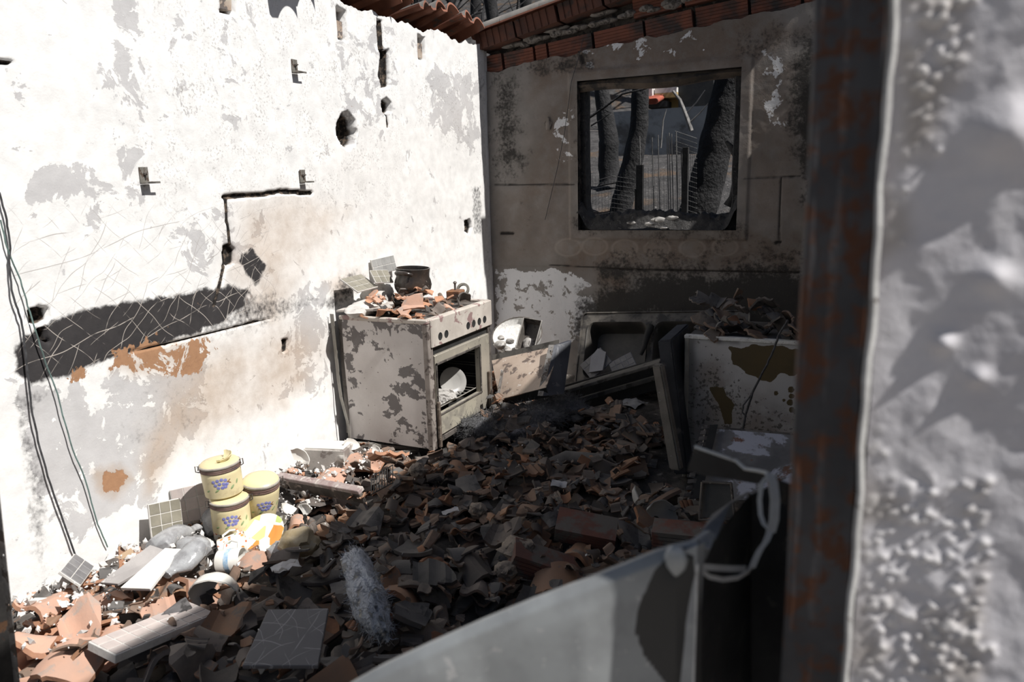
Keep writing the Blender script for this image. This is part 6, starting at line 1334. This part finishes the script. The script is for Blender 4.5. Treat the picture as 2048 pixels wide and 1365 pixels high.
# white box corner, drilled rails, burnt drawer front and grille left of the cooker
q = on(650,905,.10); t = thing('enamel_box', 'white enamel box corner left of the cooker foot', 'box', q, (0, 0, .25)); a = MB(); a.cbox(-.10, .16, -.08, .08, -.10, .045, .006); a.build('casing', MATS['dull_plaster'], t); a = MB(); a.cbox(-.09, .15, -.07, .07, .045, .052, .002); a.build('lid', cream_c, t)
def rail(label, A, B):
    A, B = Vector(A), Vector(B); T = frame_T(A, B-A, Vector((0, 0, 1)).cross(B-A)); L = (B-A).length; t = thing('slotted_runner', label, 'rail', T.to_translation(), T.to_euler(), 'drawer rails by the cooker'); a = MB(); a.cbox(0, L, -.02, .02, 0, .003, .001); a.cbox(0, L, -.02, -.017, -.02, .003, .001); a.build('channel', steel_lt, t)
    for i in range(int(L/.035)-1):
        if i % 5 == 4: continue
        b = MB(); b.cbox(.03+i*.035, .045+i*.035, -.005, .004, .003, .0036, .0002); b.build('slot', black, t)
rail('long drilled drawer rail lying at the cooker foot', on(668,884,.09), on(838,893,.12)); rail('short drilled rail below the long one', on(770,907,.08), on(832,901,.10)); rail('bent drilled strip standing at the cooker corner', on(832,906,.06), on(848,922,.10)+Vector((0,0,-.06)))
A, B = on(558,958,.10), on(722,988,.06); T = frame_T(A, B-A, (0, -.4, 1)); L = (B-A).length; t = thing('charred_knob_plank', 'charred drawer front with a round knob right of the jars', 'drawer front', T.to_translation(), T.to_euler())
a = MB(); a.cbox(0, L, -.06, .0, -.012, .012, .003); a.build('upper_board', worn('flaky_char', (.07, .06, .052), (.13, .11, .095), 12, (.36, .3, .26), 18, (.58, .64)), t); a = MB(); a.cbox(.0, L, 0, .025, -.03, .012, .003); a.build('top_edge', worn('mauve_flake', (.42, .36, .34), (.30, .22, .21), 18, (.55, .5, .46), 24, (.55, .6)), t); a = MB(); a.cbox(.10, L-.02, -.13, -.065, -.012, .004, .003); a.build('lower_board', MATS['flaked_enamel'], t)
a = MB(); a.tube([(L*.36, -.04, .01), (L*.36, -.04, .03)], .008, 8); a.lathe([(.001, .014), (.015, .012), (.022, .004), (.02, -.004), (.008, -.008)], 16, 0, TR((L*.36, -.04, .038))); a.build('knob', MATS['dull_plaster'], t, 50)
q = on(742,990,.05); t = thing('wire_grille', 'black wire grille at the end of the burnt drawer front', 'grille', q, (.2, -.5, .4))
for i in range(9):
    a = MB(); a.tube([(i*.016, 0, 0), (i*.016, .14, .02)], .0024, 5); a.build('grille_bar', black, t)
a = MB(); a.tube([(0, 0, 0), (.13, 0, 0)], .003, 5); a.tube([(0, .14, .02), (.13, .14, .02)], .003, 5); a.build('grille_frame', black, t)
# hollow bricks and stones in the shaded rubble
_hb = grooved_brick(.24, .09, .12, 5).mesh('hollow_brick', [worn('dusty_brick', (.17, .07, .05), (.12, .058, .046), 10, (.13, .115, .1), 6, (.47, .58), var=.1)])
for px_, py_, rot, lb in ((1150,1085,(.5,.15,.25),'long red hollow brick in the rubble behind the metal door'),(1350,1055,(.1,.0,.15),'red hollow brick beside the metal cabinet'),(1060,1150,(.2,.4,.5),'chunky red brick fragment behind the metal door edge')):
    q = on(px_, py_, .08); o = put(_hb, 'hollow_brick', None, (q.x-.1, q.y, max(Hq(q.x, q.y, .05, 70), .0)), rot, (1.1, 1, 1)); tag(o, lb, 'brick', 'loose hollow bricks')
stn = worn('pocked_stone', (.30, .25, .2), (.2, .165, .135), 16, (.09, .075, .065), 22, (.55, .62), bump=1., bdist=.01)
for i, (px_, py_, r_, lb) in enumerate(((955,1022,(.042,.04,.03),'tan pocked stone in the middle of the shaded rubble'),(1035,1105,(.075,.055,.045),'large grey-tan pocked stone behind the metal door'),(1012,1130,(.045,.045,.035),'tan stone joined to the larger pocked stone'),(835,940,(.045,.04,.04),'round tan stone at the cooker corner'))):
    q = on(px_, py_, .07); o = lumpy('rubble_stone', stn, None, (0, 0, 0), r_, 50.+i*4, 3, .95, None, 2.6); o.location = (q.x, q.y, Hq(q.x, q.y, .05, 70)+r_[2]*.5); tag(o, lb, 'stone', 'stones in the rubble')
# papers and white flecks lying in the shade
pap = worn('scorched_paper', (.42, .42, .44), (.3, .3, .31), 9, (.16, .15, .14), 12, (.56, .62))
for px_, py_, s_, lb in ((1265,805,.16,'crumpled printed paper at the foot of the pale board'),(900,1012,.05,'white paper scrap in the middle rubble'),(1118,968,.05,'white paper fleck near the fallen pipe'),(1350,915,.06,'pale paper scrap at the foot of the black door'),(570,1128,.10,'pale scrap strip at the shadow edge')):
    q = on(px_, py_, .1); n = 6; rn = random.Random(px_); a = MB(); a.sheet([[(s_*(i/n-.5)*1.6, s_*(j/n-.5), rn.uniform(-.1, .1)*s_) for i in range(n+1)] for j in range(n+1)], .0008); o = a.build('paper_scrap', pap, None, 60, (q.x, q.y, Htop(q.x, q.y, .05)+.02), (rn.uniform(-.3, .3), rn.uniform(-.3, .3), rn.uniform(0, 3))); tag(o, lb, 'paper', 'paper scraps')
# short stove pipe elbow in the shaded rubble
worn('grey_mosaic_dull', (.10, .095, .09), (.15, .14, .13), 9); q = on(1140,915,.06); t = MB(); t.tube([(-.16, -.10, -.05), (-.10, -.06, .0), (-.02, 0, .03), (.10, .0, .03), (.20, .0, .03)], [.04, .042, .043, .043, .043], 14); o = t.build('stove_pipe', MATS['grey_mosaic_dull'], None, 50, (q.x, q.y, Hq(q.x, q.y, .08, 40)-.02), (0, 0, .1)); tag(o, 'dull grey stove pipe elbow lying in the shaded rubble', 'pipe')
